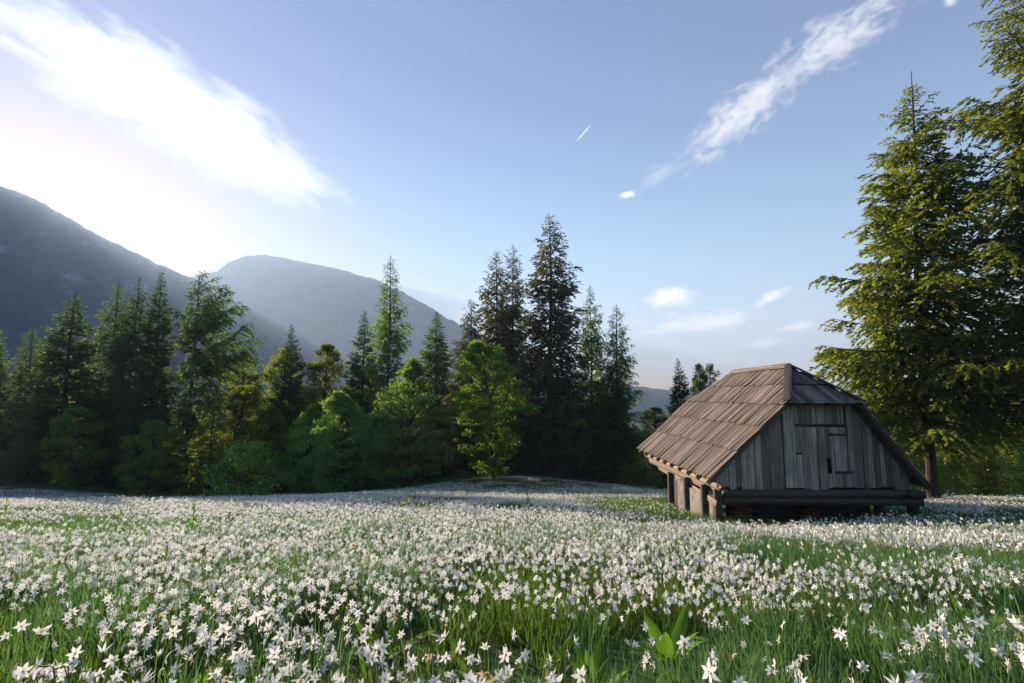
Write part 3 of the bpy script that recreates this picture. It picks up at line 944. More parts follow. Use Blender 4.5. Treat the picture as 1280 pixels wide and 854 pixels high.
    while x < wr_ - .03:
        w = min(rg.uniform(.13, .2), wr_ - x); xm = x + w / 2
        lim = abs(xm) / (wl_ if xm < 0 else wr_)
        if lim < .95: addm(plank(O4, a4, d4, n4, xm, lim * hb.length, 1.02 * hb.length, w * .965, .028, .035, .06))
        x += w
    o = link('rear_roof_planks', make_mesh('rear_roof_planks', np.concatenate(Vs), np.concatenate(Qs), mat=M['roof_wood']), roof, 'stuff')
    # decking under the planks (keeps the inside dark)
    def slab(name, pts, th, parent):
        import bmesh
        pts = [Vector(p) - base for p in pts]
        nn = (pts[1] - pts[0]).cross(pts[2] - pts[0]).normalized()
        if nn.z > 0: nn = -nn
        bm = bmesh.new()
        A = [bm.verts.new(p) for p in pts]; B = [bm.verts.new(p + nn * th) for p in pts]
        bm.faces.new(A); bm.faces.new(B[::-1])
        for i in range(len(A)):
            j = (i + 1) % len(A)
            bm.faces.new((A[i], B[i], B[j], A[j]))
        bmesh.ops.recalc_face_normals(bm, faces=bm.faces)
        me = bpy.data.meshes.new(name); bm.to_mesh(me); bm.free()
        me.materials.append(M['dark_wood'])
        return link(name, me, parent)
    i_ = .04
    slab('roof_decking', [(RX, YRF, RZ), (RX, YRB, RZ), (hx, YB - i_, hz), (eL.x + .06, YB - i_, eL.z + .06), (eL.x + .06, YF + i_, eL.z + .06), (hx, YF + i_, hz)], .05, roof)
    slab('roof_decking', [(RX, YRF, RZ), (RX, YRB, RZ), (hxR, YB - i_, hz), (eR.x - .06, YB - i_, eR.z + .06), (eR.x - .06, YF + i_, eR.z + .06), (hxR, YF + i_, hz)], .05, roof)
    slab('roof_decking', [(RX, YRF, RZ), (hx, YF + .05, hz), (hxR, YF + .05, hz)], .045, roof)
    slab('roof_decking', [(RX, YRB, RZ), (hx, YB - .05, hz), (hxR, YB - .05, hz)], .045, roof)
    # bargeboard covering the left hip edge, ridge boards and front verge boards
    def beam(name, p0, p1, w, th, mat_mesh, parent, up=Vector((0, 0, 1)), label=None):
        p0 = Vector(p0); p1 = Vector(p1)
        y = (p1 - p0); L = y.length; y.normalize()
        x = y.cross(up).normalized(); z = x.cross(y)
        Mx = Matrix((x * w, y * L, z * th)).transposed().to_4x4(); Mx.translation = p0
        o = link(name, mat_mesh, parent)
        o.matrix_basis = BW.inverted() @ Mx
        return o
    RB = box_mesh('ridge_board', M['roof_wood'], 4, 3, 0, .2, 1)
    beam('ridge_board', (RX - .07, YRF - .05, RZ + .07), (RX - .07, YRB + .05, RZ + .06), .20, .028, RB, roof, Vector((-.7, 0, .7)))
    beam('ridge_board', (RX + .07, YRF - .05, RZ + .075), (RX + .07, YRB + .05, RZ + .065), .20, .028, RB, roof, Vector((.7, 0, .7)))
    beam('hip_board', (RX - .03, YRF - .02, RZ + .10), (hx - .03, YF - .02, hz + .10), .20, .03, RB, roof, Vector((-.3, -.3, .9)))
    beam('hip_board', (RX + .03, YRF - .02, RZ + .10), (hxR + .03, YF - .02, hz + .10), .30, .03, RB, roof, Vector((.3, -.3, .9)))
    BEy = box_mesh('beam', M['side_wood'], 5, 5, 0, .15, 1)
    DKy = box_mesh('dark_beam', M['dark_wood'], 5, 6, 0, .1, 1)
    beam('verge_board', (hx - .02, YF + .04, hz - .03), (eL.x + .02, YF + .04, eL.z - .02), .05, .08, DKy, roof, Vector((-.7, 0, .7)))
    beam('verge_board', (hxR + .02, YF + .04, hz - .03), (eR.x - .02, YF + .04, eR.z - .02), .05, .08, DKy, roof, Vector((.7, 0, .7)))
    for k in range(10):                                   # rafter tails under the left eave
        y = YF + .25 + k * .76
        beam('rafter', (eL.x + 1.1, y, eL.z + 1.1 * dvec.z / dvec.x - .10), (eL.x + .02, y, eL.z - .10), .11, .13, BEy, roof)
    # walls
    wxL, wxR = eL.x + .26, eR.x - .30                     # outer faces of the side walls
    y0 = YF + .34                                         # back of the front boards
    zb = at(1020, 610, y0).z                              # foot of the boards
    def roof_z(x):
        if x < RX: z = eL.z + (x - eL.x) * (RZ - eL.z) / (RX - eL.x)
        else: z = eR.z + (eR.x - x) * (RZ - eR.z) / (eR.x - RX)
        return min(z, hz + .18) - .16
    wall = link('front_wall', None, barn)
    wall.empty_display_size = .2
    def board(parent, name, x0, x1, z0, z1, yo, th, mat=M['wall_wood'], slanted=True, sk=0.0):
        zl = min(z1, roof_z(x0)); zr = min(z1, roof_z(x1))
        if min(zl, zr) - z0 < .03: return
        b = [(x0 - base.x + sk, z0 - base.z + rg.uniform(-.012, .012)), (x1 - base.x + sk, z0 - base.z + rg.uniform(-.012, .012)),
             (x1 - base.x, zr - base.z), ((x0 + x1) / 2 - base.x, (min(z1, roof_z((x0 + x1) / 2)) if slanted else (zl + zr) / 2) - base.z), (x0 - base.x, zl - base.z)]
        me = prism(name, b, yo - th - base.y, yo - base.y, mat)
        return link(name, me, parent)
    X = lambda px: at(px, 560, y0).x
    Z = lambda py: at(1000, py, y0).z
    zmid = Z(532)
    door0, door1 = X(993), X(1056)
    post0, post1 = X(978.5), X(993)
    # lower boards left of the post, right of the door
    x = wxL + .02
    holes = []
    while x < post0 - .03:
        w = rg.uniform(.13, .25)
        if post0 - x - w < .1: w = post0 - x
        board(wall, 'wall_board', x, x + w - .010, zb - rg.uniform(-.03, .07), 99, y0 + rg.uniform(-.012, .012), rg.uniform(.025, .04), sk=rg.uniform(-.012, .012))
        x += w
    board(wall, 'wall_board', post0, post1 - .012, zb + .02, Z(508), y0 - .035, .05)
    x = door1 + .07
    while x < wxR - .03:
        w = rg.uniform(.13, .27)
        if wxR - x - w < .1: w = wxR - x
        board(wall, 'wall_board', x, x + w - .012, zb - rg.uniform(-.04, .05) + (.03 if x < X(1075) else 0), 99, y0 + rg.uniform(-.015, .012), rg.uniform(.025, .04), sk=rg.uniform(-.015, .015))
        x += w
    # recessed boards above the door
    x = post1
    while x < door1 + .04:
        w = rg.uniform(.14, .22)
        if door1 + .07 - x - w < .1: w = door1 + .07 - x
        board(wall, 'wall_board', x, x + w - .012, zmid + .03, 99, y0 + .05 + rg.uniform(0, .01), .03)
        x += w
    beam('lintel', (post1 - .02, y0 + .02, zmid + .01), (door1 + .06, y0 + .02, zmid + .005), .06, .06, DKy, wall)
    # door of wide boards, one leaf hanging low, the other with a hole and a loose patch
    door = link('door', None, barn)
    door.empty_display_size = .2
    xs = [X(993.5), X(1003), X(1012), X(1022.5), X(1033)]
    zt = zmid - .02
    board(door, 'door_board', xs[0], X(1002.2), Z(566), zt, y0 - .02, .032)
    board(door, 'door_board', xs[0] + .015, X(1001), Z(610), Z(568), y0 - .012, .03)
    for i in range(1, 4):
        board(door, 'door_board', xs[i] - .04, xs[i + 1] - .055, Z(611 + rg.uniform(-1, 2)), zt - rg.uniform(0, .02), y0 - .03 + rg.uniform(-.006, .006), .034, sk=rg.uniform(-.02, .01))
    x = xs[4] - .03
    lefts = [(X(1031.5), X(1037), 573, 0), (X(1037), X(1042), 592, 1), (X(1042), X(1049), 589, 0), (X(1049), X(1058), 609, 0)]
    for (xa, xb, py, _) in lefts:
        board(door, 'door_board', xa, xb - .012, Z(py), zt - .02, y0 - .015 + rg.uniform(-.008, .008), .03)
    for (xa, xb) in ((X(1031.5), X(1037)), (X(1037), X(1042)), (X(1042), X(1048)), (X(1048), X(1054)), (X(1054), X(1060.5))):
        board(door, 'door_board', xa, xb - .008, Z(609), Z(592), y0 - .035, .022)
    I = box_mesh('hinge', M['iron'], 1, 1, 0, 0, 1)
    beam('hinge', (X(1036), y0 - .06, Z(543)), (X(1059), y0 - .06, Z(543.5)), .02, .055, I, door)
    beam('latch_bar', (X(1040), y0 - .07, Z(590.5)), (X(1062), y0 - .07, Z(590)), .03, .05, I, door)
    # dark closing planes: side walls, rear wall, hay floor
    def wallbox(name, x0, x1, y_0, y_1, z0, z1, mat, parent=barn):
        me = prism(name, [(x0 - base.x, z0 - base.z), (x1 - base.x, z0 - base.z), (x1 - base.x, z1 - base.z), (x0 - base.x, z1 - base.z)], y_0 - base.y, y_1 - base.y, mat)
        return link(name, me, parent)
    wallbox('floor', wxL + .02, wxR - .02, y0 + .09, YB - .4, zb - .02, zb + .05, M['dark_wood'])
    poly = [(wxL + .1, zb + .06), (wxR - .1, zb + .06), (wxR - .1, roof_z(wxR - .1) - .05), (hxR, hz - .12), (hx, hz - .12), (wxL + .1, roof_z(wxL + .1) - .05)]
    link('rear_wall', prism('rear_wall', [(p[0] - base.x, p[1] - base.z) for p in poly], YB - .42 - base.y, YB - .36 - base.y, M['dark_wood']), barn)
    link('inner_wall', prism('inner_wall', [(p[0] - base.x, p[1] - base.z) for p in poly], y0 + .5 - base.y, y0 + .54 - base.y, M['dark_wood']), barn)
    # sill beams across the front and down the left side
    BX = box_mesh('sill_beam', M['dark_wood'], 6, 9, 0, .06, 1)
    beam('sill_beam', (X(897), y0 + .02, zb - .13), (X(1149), y0 + .02, zb - .17), .22, .20, BX, barn)
    beam('sill_beam', (X(900), y0 + .06, zb - .335), (X(1147), y0 + .06, zb - .375), .24, .19, BX, barn)
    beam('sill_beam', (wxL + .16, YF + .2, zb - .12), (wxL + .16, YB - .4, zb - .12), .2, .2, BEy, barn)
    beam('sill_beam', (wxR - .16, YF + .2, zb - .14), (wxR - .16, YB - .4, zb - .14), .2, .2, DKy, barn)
    beam('rail', at(896, 629, 13.15), at(824, 584, 19.6), .07, .15, BEy, barn)
    beam('eave_plate', (eL.x + .30, YF + .05, eL.z - .20), (eL.x + .30, YB - .1, eL.z - .20), .14, .13, BEy, barn)
    # foundation: posts, pale wall between them on the left, brick pillars under the front
    PO = box_mesh('post', M['dark_wood'], 3, 4, 0, .1, 2)
    def post(px, py_top, Y, w, mesh=PO, name='post', xo=0):
        t = at(px, py_top, Y)
        zg = gzf(t.x, Y) - .15
        o = link(name, mesh, barn)
        Mx = Matrix.Diagonal((w, w, t.z - zg, 1)); Mx.translation = Vector((t.x + xo, Y, zg))
        o.matrix_basis = BW.inverted() @ Mx
    post(896.5, 612, 13.25, .17); post(880, 606, 13.95, .17); post(858, 597, 15.4, .17)
    post(838, 590, 17.4, .17); post(1140, 616, 13.6, .2); post(1140, 616, 16.6, .2); post(1098, 616, 14.4, .2)
    def panel(Y0, Y1, x, zt_):
        zg = gzf(x, (Y0 + Y1) / 2) - .3
        wallbox('foundation_or_shade_wall', x, x + .18, Y0, Y1, zg, zt_, M['plaster'])
    panel(13.5, 13.86, wxL - .02, zb - .42)
    panel(14.08, 15.28, wxL - .02, zb - .34); panel(15.52, 16.3, wxL - .02, zb - .26); wallbox('foundation_or_shade_wall', wxL + .9, wxL + 1.0, 16.4, 19.6, gzf(wxL + .9, 18) - .6, zb - .26, M['dark_wood'])  # last one: recessed dark sheet standing in for shade beneath the left eave
    BR = box_mesh('brick', M['brick'], 1, 2, 0, 0, 1)
    def pillar(x, y, w, dpt, zt_):
        zg = gzf(x, y) - .1
        pil = link('brick_pillar', None, barn); pil.empty_display_size = .1
        z = zg; r = 0
        while z < zt_:
            for i in range(max(1, round(w / .25))):
                for jy in range(max(1, round(dpt / .25))):
                    o = link('brick', BR, pil)
                    Mx = Matrix.Diagonal((.235, .235, .085, 1))
                    Mx = Matrix.Translation((x - w / 2 + .125 + i * .25 + (.05 if r % 2 else 0) + rg.uniform(-.012, .012), y + jy * .25 + rg.uniform(-.015, .015), z)) @ Matrix.Rotation(rg.uniform(-.08, .08), 4, 'Z') @ Mx
                    o.matrix_basis = BW.inverted() @ Mx
            z += .089; r += 1
    xg = at(929, 625, 13.75).x
    pillar(xg, 13.85, .5, .5, zb - .46)
    pillar(at(1015, 625, 14.0).x, 14.2, .38, .25, zb - .48)
    wallbox('foundation_or_shade_wall', wxL + .9, wxR - .1, 14.7, 14.85, gzf(8.4, 15.3) - .6, zb - .05, M['dark_wood'])  # dark sheet added behind the posts for the black shade of the open underside
    return barn, (wxL, wxR, YF, YB)
barn, BB = build_barn()

# ------------------------------------------------------------------ meadow plants
def blade_tube(P, R, sides=4):
    return tubes([(P, R)], sides)

def petal_arrays(L, W, bend, cols=2, rows=4, twist=0.0):
    """pointed tepal along +X, flat side up (+Z)"""
    rr = np.array([.06, .34, .66, 1.0]) if rows == 4 else np.array([.05, .5, 1.0])
    ww = np.array([.35, 1.0, .86, .04]) if rows == 4 else np.array([.4, 1.0, .04])
    zz = bend * (rr ** 2) + .10 * np.sin(rr * 3.0) * .4
    V = []
    for r, w, z in zip(rr, ww, zz):
        for c in range(cols + 1):
            s = (c / cols - .5) * 2
            V.append((r * L, s * w * W / 2, z * L + (-.10 * W * (1 - abs(s)) if cols == 2 else 0) + twist * s * W * r))
    Q = []
    n = cols + 1
    for i in range(len(rr) - 1):
        for c in range(cols):
            Q.append((i * n + c, i * n + c + 1, (i + 1) * n + c + 1, (i + 1) * n + c))
    return np.array(V), np.array(Q)

def rotz_arr(V, a):
    c, s = math.cos(a), math.sin(a)
    return V @ np.array([[c, s, 0], [-s, c, 0], [0, 0, 1.0]])

def corona_arrays(r0=.0030, r1=.0052, h=.004, n=8):
    V, Q = [], []
    for (r, z) in ((r0, .001), (r1, h)):
        for i in range(n):
            V.append((r * math.cos(2 * math.pi * i / n), r * math.sin(2 * math.pi * i / n), z))
    for i in range(n):
        Q.append((i, (i + 1) % n, n + (i + 1) % n, n + i))
    return np.array(V), np.array(Q)

def stem_path(h, lean, nod):
    """stem rising along +Z, bending over to +X at the top; returns path and head direction"""
    t = np.linspace(0, 1, 5)
    P = [(lean * h * tt ** 2, 0, h * tt) for tt in t]
    P.append((lean * h + .010, 0, h + .010 * (1 - nod)))
    P.append((lean * h + .026, 0, h + .012 - .016 * nod))
    return np.array(P)

def head_matrix(P, elev):
    """flower axis points to +X raised by elev"""
    x = Vector((math.cos(elev), 0, math.sin(elev)))
    q = x.to_track_quat('Z', 'Y')
    Mx = q.to_matrix().to_4x4(); Mx.translation = Vector(P[-1])
    return Mx

def merge(parts):
    """[(V,Q,matidx)] -> arrays"""
    Vs, Qs, Ms, off = [], [], [], 0
    for V, Q, m in parts:
        Vs.append(V); Qs.append(Q + off); Ms.append(np.full(len(Q), m)); off += len(V)
    return np.concatenate(Vs), np.concatenate(Qs), np.concatenate(Ms)

hidden = bpy.data.collections.new('meadow_plant_sources')     # not linked to the scene: read by the meadow's scatter only
def stuff_flower(idx, h, lean, nod, elev, wilt, seed):
    rg = np.random.default_rng(seed)
    P = stem_path(h, lean, nod)
    V, Q = tubes([(P, np.array([.0030, .0028, .0026, .0024, .0022, .0022, .0030]))], 3)
    parts = [(V, Q, 1)]
    Mh = np.array(head_matrix(P, elev))
    for i in range(6):
        L = (.038, .026, .026, .036)[wilt] * rg.uniform(.9, 1.12)
        pv, pq = petal_arrays(L, (.0175, .012, .011, .0165)[wilt] * rg.uniform(.85, 1.1), (rg.uniform(-.30, .10), rg.uniform(.2, .9), rg.uniform(1.2, 2.2), rg.uniform(.25, .7))[wilt], 1, 3, rg.uniform(-.12, .12))
        pv = rotz_arr(pv, i * math.pi / 3 + rg.normal(0, .08))
        parts.append((pv @ Mh[:3, :3].T + Mh[:3, 3], pq, 0))
    if wilt in (0, 3):
        cv, cq = corona_arrays(n=5)
        parts.append((cv @ Mh[:3, :3].T + Mh[:3, 3], cq, 2))
    V, Q, mi = merge(parts)
    me = make_mesh('meadow_narcissus', V, Q, mats=[M['wilted'] if wilt == 1 else M['petal'], M['stem'], M['corona']], mat_idx=mi, tint=rg.random(len(Q)))
    o = bpy.data.objects.new('meadow_narcissus_source_%d' % idx, me)
    hidden.objects.link(o)
    return o
fl_specs = [(.40, .05, .3, .15, 0), (.43, .10, .5, .0, 0), (.37, .02, .2, .35, 0), (.41, .12, .8, -.15, 0), (.39, .07, .4, .6, 0), (.37, .1, 1.0, -.6, 1), (.42, .03, .9, -.35, 0), (.35, .06, .1, .75, 2), (.38, .08, .6, .1, 3)]
for i, (h, ln, nd, el, wi) in enumerate(fl_specs):
    stuff_flower(i, h, ln, nd, el, wi, 200 + i)

grass_src = bpy.data.collections.new('meadow_grass_sources')
def grass_clump(idx, nb, hmin, hmax, rad_, wmin, wmax, mat, seed, lean=.5):
    rg = np.random.default_rng(seed)
    Vs, Qs, T = [], [], []
    off = 0
    for b in range(nb):
        a = rg.uniform(0, 2 * math.pi); r = rad_ * math.sqrt(rg.random())
        bx, by = r * math.cos(a), r * math.sin(a)
        h = rg.uniform(hmin, hmax); w = rg.uniform(wmin, wmax)
        la = a + rg.normal(0, .9); ln = h * lean * rg.uniform(.1, 1.0)
        t = np.array([0, .4, .75, 1.0])
        cx = bx + math.cos(la) * ln * t ** 2; cyy = by + math.sin(la) * ln * t ** 2
        z = h * (t - .18 * (ln / h) * t ** 2) - .02
        fa = la + math.pi / 2 + rg.normal(0, .6)
        wd = w * np.array([.9, 1.0, .75, .06]) / 2
        for k in range(4):
            Vs.append((cx[k] - math.cos(fa) * wd[k], cyy[k] - math.sin(fa) * wd[k], z[k]))
            Vs.append((cx[k] + math.cos(fa) * wd[k], cyy[k] + math.sin(fa) * wd[k], z[k]))
        tv = rg.random()
        for k in range(3):
            i = off + k * 2
            Qs.append((i, i + 1, i + 3, i + 2)); T.append(np.clip(tv * .7 + .12 * k, 0, 1))
        off += 8
    me = make_mesh('meadow_grass', Vs, Qs, mat=mat, tint=T)
    o = bpy.data.objects.new('meadow_grass_source_%d' % idx, me)
    grass_src.objects.link(o)
for i in range(4):
    grass_clump(i, 46, .20, .40, .17, .004, .0075, M['grass'], 300 + i, .55)
for i in range(2):
    grass_clump(4 + i, 40, .16, .34, .17, .003, .006, M['grass_light'], 320 + i, .7)
grass_clump(7, 9, .12, .34, .16, .0025, .005, M['straw'], 340, 1.1)
grass_clump(6, 14, .06, .16, .13, .018, .034, M['grass_light'], 330, 1.0)

def scatter_group(name, coll, n_src):
    ng = bpy.data.node_groups.new(name, 'GeometryNodeTree')
    ng.interface.new_socket('Geometry', in_out='INPUT', socket_type='NodeSocketGeometry')
    ng.interface.new_socket('Geometry', in_out='OUTPUT', socket_type='NodeSocketGeometry')
    gi = ng.nodes.new('NodeGroupInput'); go = ng.nodes.new('NodeGroupOutput')
    ci = ng.nodes.new('GeometryNodeCollectionInfo')
    ci.inputs['Collection'].default_value = coll
    ci.inputs['Separate Children'].default_value = True
    ci.inputs['Reset Children'].default_value = True
    ip = ng.nodes.new('GeometryNodeInstanceOnPoints')
    def attr(nm, tp):
        n = ng.nodes.new('GeometryNodeInputNamedAttribute')
        n.data_type = tp
        n.inputs['Name'].default_value = nm
        return n.outputs['Attribute']
    e2r = ng.nodes.new('FunctionNodeEulerToRotation')
    ng.links.new(attr('rot', 'FLOAT_VECTOR'), e2r.inputs[0])
    ng.links.new(gi.outputs[0], ip.inputs['Points'])
    ng.links.new(ci.outputs[0], ip.inputs['Instance'])
    ip.inputs['Pick Instance'].default_value = True
    ng.links.new(attr('pick', 'INT'), ip.inputs['Instance Index'])
    ng.links.new(e2r.outputs[0], ip.inputs['Rotation'])
    ng.links.new(attr('scl', 'FLOAT'), ip.inputs['Scale'])
    ng.links.new(ip.outputs[0], go.inputs[0])
    return ng
def scatter_obj(name, P, rot, scl, pick, coll, label, cat):
    me = bpy.data.meshes.new(name)
    me.vertices.add(len(P)); me.vertices.foreach_set('co', np.asarray(P, np.float32).ravel())
    a = me.attributes.new('rot', 'FLOAT_VECTOR', 'POINT'); a.data.foreach_set('vector', np.asarray(rot, np.float32).ravel())
    a = me.attributes.new('scl', 'FLOAT', 'POINT'); a.data.foreach_set('value', np.asarray(scl, np.float32))
    a = me.attributes.new('pick', 'INT', 'POINT'); a.data.foreach_set('value', np.asarray(pick, np.int32))
    o = link(name, me, None, 'stuff')
    tag(o, label, cat)
    md = o.modifiers.new('scatter', 'NODES')
    md.node_group = scatter_group(name, coll, 0)
    return o

RG = np.random.default_rng(77)
def in_barn(x, y, m=0.0):
    return (x > BB[0] - m) & (x < BB[1] + m) & (y > BB[2] + .2 - m) & (y < BB[3] + m)
def edge_y(x):
    """where the meadow ends and the wood begins"""
    return 40.5 + 4.0 * np.exp(-((x - 1) / 9.0) ** 2) - 3.0 * np.exp(-((x - 30) / 12.0) ** 2) + 1.2 * (vnoise(x / 3.0, x * 0, 4) - .5)
def wedge(n, y0, y1, slope=1.16, pad=2.0):
    y = np.sqrt(RG.random(n) * (y1 * y1 - y0 * y0) + y0 * y0)
    x = RG.uniform(-1, 1, n) * (slope * y + pad)
    return x, y

# --- flower positions: small clusters with greener gaps between them
def flower_points():
    xs, ys = [], []
    for (n, y0, y1) in ((1250, .75, 3.0), (13000, 3.0, 9.0), (56000, 9.0, 24.0), (66000, 24.0, 47.0)):
        x, y = wedge(n, y0, y1)
        xs.append(x); ys.append(y)
    cx, cyy = np.concatenate(xs), np.concatenate(ys)
    d = .62 * fbm(cx / 1.5, cyy / 1.5, 21, 3) + .38 * fbm(cx / 5.0, cyy / 5.0, 33, 2)
    far = np.clip((cyy - 2.0) / 5.0, 0, 1)
    thr = .51 - .075 * far
    keep = d + RG.normal(0, .045, len(d)) > thr - .015 * np.clip((cyy - 12) / 14, 0, 1)
    keep &= ~in_barn(cx, cyy, .25)
    barn_strip = in_barn(cx, cyy, .9) | ((cx > 2.6) & (cx < 6.0) & (cyy > 14.0) & (cyy < 22))
    keep &= ~(barn_strip & (RG.random(len(d)) < .82))
    keep &= cyy < edge_y(cx)
    keep &= ~((cyy > 21) & (cx > 9) & (RG.random(len(d)) < .8))
    cx, cyy = cx[keep], cyy[keep]
    k = RG.integers(1, 5, len(cx))
    i = np.repeat(np.arange(len(cx)), k)
    x = cx[i] + RG.normal(0, .09, len(i)); y = cyy[i] + RG.normal(0, .09, len(i))
    ok = (y > .8) & ~in_barn(x, y, .1)
    return x[ok], y[ok]
fx, fy = flower_points()
fz = gz(fx, fy)
f_scl = RG.uniform(.80, 1.10, len(fx)) * np.where(fy > 2.6, .69, .84) * np.exp(RG.normal(0, .10, len(fx)))
f_w = RG.random(len(fx)) < (.07 + .10 * np.clip((fx + 1) / 6.0, 0, 1))
f_pick = np.where(f_w, 5, RG.choice([0, 1, 2, 3, 4, 6, 7, 8], len(fx), p=[.16, .16, .14, .15, .1, .13, .05, .11]))
# heads turn mostly to the open side of the meadow, away from the wood
f_rot = np.where(RG.random(len(fx)) < .42, RG.normal(-math.pi / 2, .9, len(fx)), RG.uniform(0, 2 * math.pi, len(fx)))
f_tilt = RG.normal(0, .10, (len(fx), 2))
# the 300 that show largest in the frame become individuals
hd = np.stack([fx, fy, fz + .40], -1) - np.array(EYE)
cz = hd[:, 1] * math.cos(PITCH) + hd[:, 2] * math.sin(PITCH)
cyv = -hd[:, 1] * math.sin(PITCH) + hd[:, 2] * math.cos(PITCH)
sx = 640 + F_PX * hd[:, 0] / cz; sy = 427 - F_PX * cyv / cz
vis = (cz > .4) & (sx > 2) & (sx < 1278) & (sy < 852)
order = np.argsort(np.where(vis, cz, 1e9))
IND = order[:300]
rest = np.ones(len(fx), bool); rest[IND] = False
# keep nothing unseen right under the lens
rest &= ~(np.linalg.norm(hd, axis=1) < .55)
scatter_obj('narcissus_field', np.stack([fx, fy, fz - .01], -1)[rest], np.stack([f_tilt[:, 0], f_tilt[:, 1], f_rot], -1)[rest], f_scl[rest], f_pick[rest],
            hidden, 'mass of small white narcissus flowers covering the meadow slope', 'flowers')

# --- individual narcissus: stem, flower (> six petals, corona), spathe
def narcissus_proto(h, lean, nod, elev, wilt, seed):
    rg = np.random.default_rng(seed)
    P = stem_path(h, lean, nod)
    sv, sq = tubes([(P, np.array([.0034, .0032, .0029, .0027, .0025, .0024, .0026]))], 5)
    stem = make_mesh('stem', sv, sq, mat=M['stem'], smooth=True, tint=rg.random(len(sq)) * .4 + .3)
    # flower tube and ovary behind the petals, in head space (axis +Z)
    tp = np.array([(0, 0, -.026), (0, 0, -.020), (0, 0, -.012), (0, 0, 0)])
    fv, fq = tubes([(tp, np.array([.0026, .0042, .0026, .0032]))], 5)
    tube = make_mesh('flower', fv, fq, mat=M['stem'], smooth=True, tint=np.full(len(fq), .8))
    pets = []
    for k in range(3):
        if wilt == 2:
            pv, pq = petal_arrays(.026 * rg.uniform(.9, 1.1), .011, rg.uniform(1.2, 2.2), 2, 4, rg.uniform(-.15, .15))
        elif wilt == 3:
            pv, pq = petal_arrays(.036 * rg.uniform(.9, 1.1), .0165, rg.uniform(.25, .7), 2, 4, rg.uniform(-.2, .2))
        elif wilt:
            pv, pq = petal_arrays(.027 * rg.uniform(.9, 1.1), .013, rg.uniform(.3, .9), 2, 4, rg.uniform(-.25, .25))
        else:
            pv, pq = petal_arrays(.038 * rg.uniform(.93, 1.1), .0175 * rg.uniform(.85, 1.1), rg.uniform(-.42, .08), 2, 4, rg.uniform(-.14, .14))
        pets.append(make_mesh('petal', pv, pq, mat=M['wilted'] if wilt == 1 else M['petal'], smooth=True, tint=rg.random(len(pq))))
    cv, cq = corona_arrays()
    cor = make_mesh('corona', cv, cq, mat=M['corona'], tint=rg.random(len(cq)))
    lv, lq = petal_arrays(.034, .009, -.5, 2, 4, .2)
    spa = make_mesh('spathe', lv, lq, mat=M['spathe'], tint=rg.random(len(lq)))
    Mh = head_matrix(P, elev)
    Mh.translation = Vector(P[-1]) + Vector((math.cos(elev), 0, math.sin(elev))) * .024
    return dict(stem=stem, tube=tube, pets=pets, cor=cor, spa=spa, Mh=Mh, P=P, wilt=wilt)
NP_ = [narcissus_proto(h, ln, nd, el, wi, 400 + i) for i, (h, ln, nd, el, wi) in enumerate(fl_specs)]
rgi = random.Random(3)
NL = [('open white six petalled narcissus on a thin stem in the nearest part of the meadow', 'open white narcissus near the camera'),
      ('withered beige narcissus drooping on its stem among the nearest grass', 'withered narcissus near the camera'),
      ('closed white narcissus bud on a short stem in the nearest grass', 'narcissus buds near the camera'),
      ('half open white narcissus with petals cupped forward in the nearest grass', 'half open narcissus near the camera')]
for i in IND:
    pr = NP_[f_pick[i]]
    t = thing('narcissus', NL[pr['wilt']][0],
              'flower', (fx[i], fy[i], fz[i] - .01), 0, NL[pr['wilt']][1])
    t.rotation_euler = (f_tilt[i, 0], f_tilt[i, 1], f_rot[i])
    s = f_scl[i]
    t.scale = (s, s, s)
    link('stem', pr['stem'], t)
    sp = link('spathe', pr['spa'], t)
    sp.location = pr['P'][-2]; sp.rotation_euler = (rgi.uniform(-.6, .6), rgi.uniform(-.3, .6), rgi.uniform(-.6, .6))
    fl = link('flower', pr['tube'], t)
    fl.matrix_basis = pr['Mh'] @ Matrix.Rotation(rgi.uniform(0, 1), 4, 'Z')
    for k in range(6):
        pe = link('petal', pr['pets'][k % 3], fl)
        pe.rotation_euler = (rgi.gauss(0, .12), rgi.gauss(0, .14), k * math.pi / 3 + rgi.gauss(0, .07))
        pe.location = (0, 0, .0006 * (k % 2))
    link('corona', pr['cor'], fl)

# --- broad-leaved plants
def lance_leaf(L, W, bend, seed):
    rows = np.array([0, .16, .4, .65, .85, 1.0]); ww = np.array([.22, .62, 1.0, .86, .45, .03])
    V, Q = [], []
    for r, w in zip(rows, ww):
        x = L * (r - .10 * bend * r ** 2); z = L * (.95 * r - bend * r ** 2) * .9
        for c in (-1, 0, 1):
            V.append((x * .62, c * w * W / 2, z + (0.0 if c else -.16 * w * W)))
    for i in range(len(rows) - 1):
        for c in range(2):
            a_ = i * 3 + c
            Q.append((a_, a_ + 1, a_ + 4, a_ + 3))
    rg = np.random.default_rng(seed)
    return make_mesh('leaf', V, Q, mat=M['broadleaf'], smooth=True, tint=np.clip(rg.normal(.5, .1, len(Q)), 0, 1))
LV = [lance_leaf(.30, .066, .35, 1), lance_leaf(.28, .058, .6, 2), lance_leaf(.32, .055, .2, 3)]
PLANTS = []
spv, spq = tubes([(np.array([(0, 0, 0), (.005, 0, .2), (.0, .005, .40), (.006, 0, .56)]), np.array([.008, .007, .005, .002]))], 5)
SPK = make_mesh('spike_stem', spv, spq, mat=M['broadleaf'], smooth=True, tint=np.full(len(spq), .5))
LS = lance_leaf(.13, .045, .1, 4)
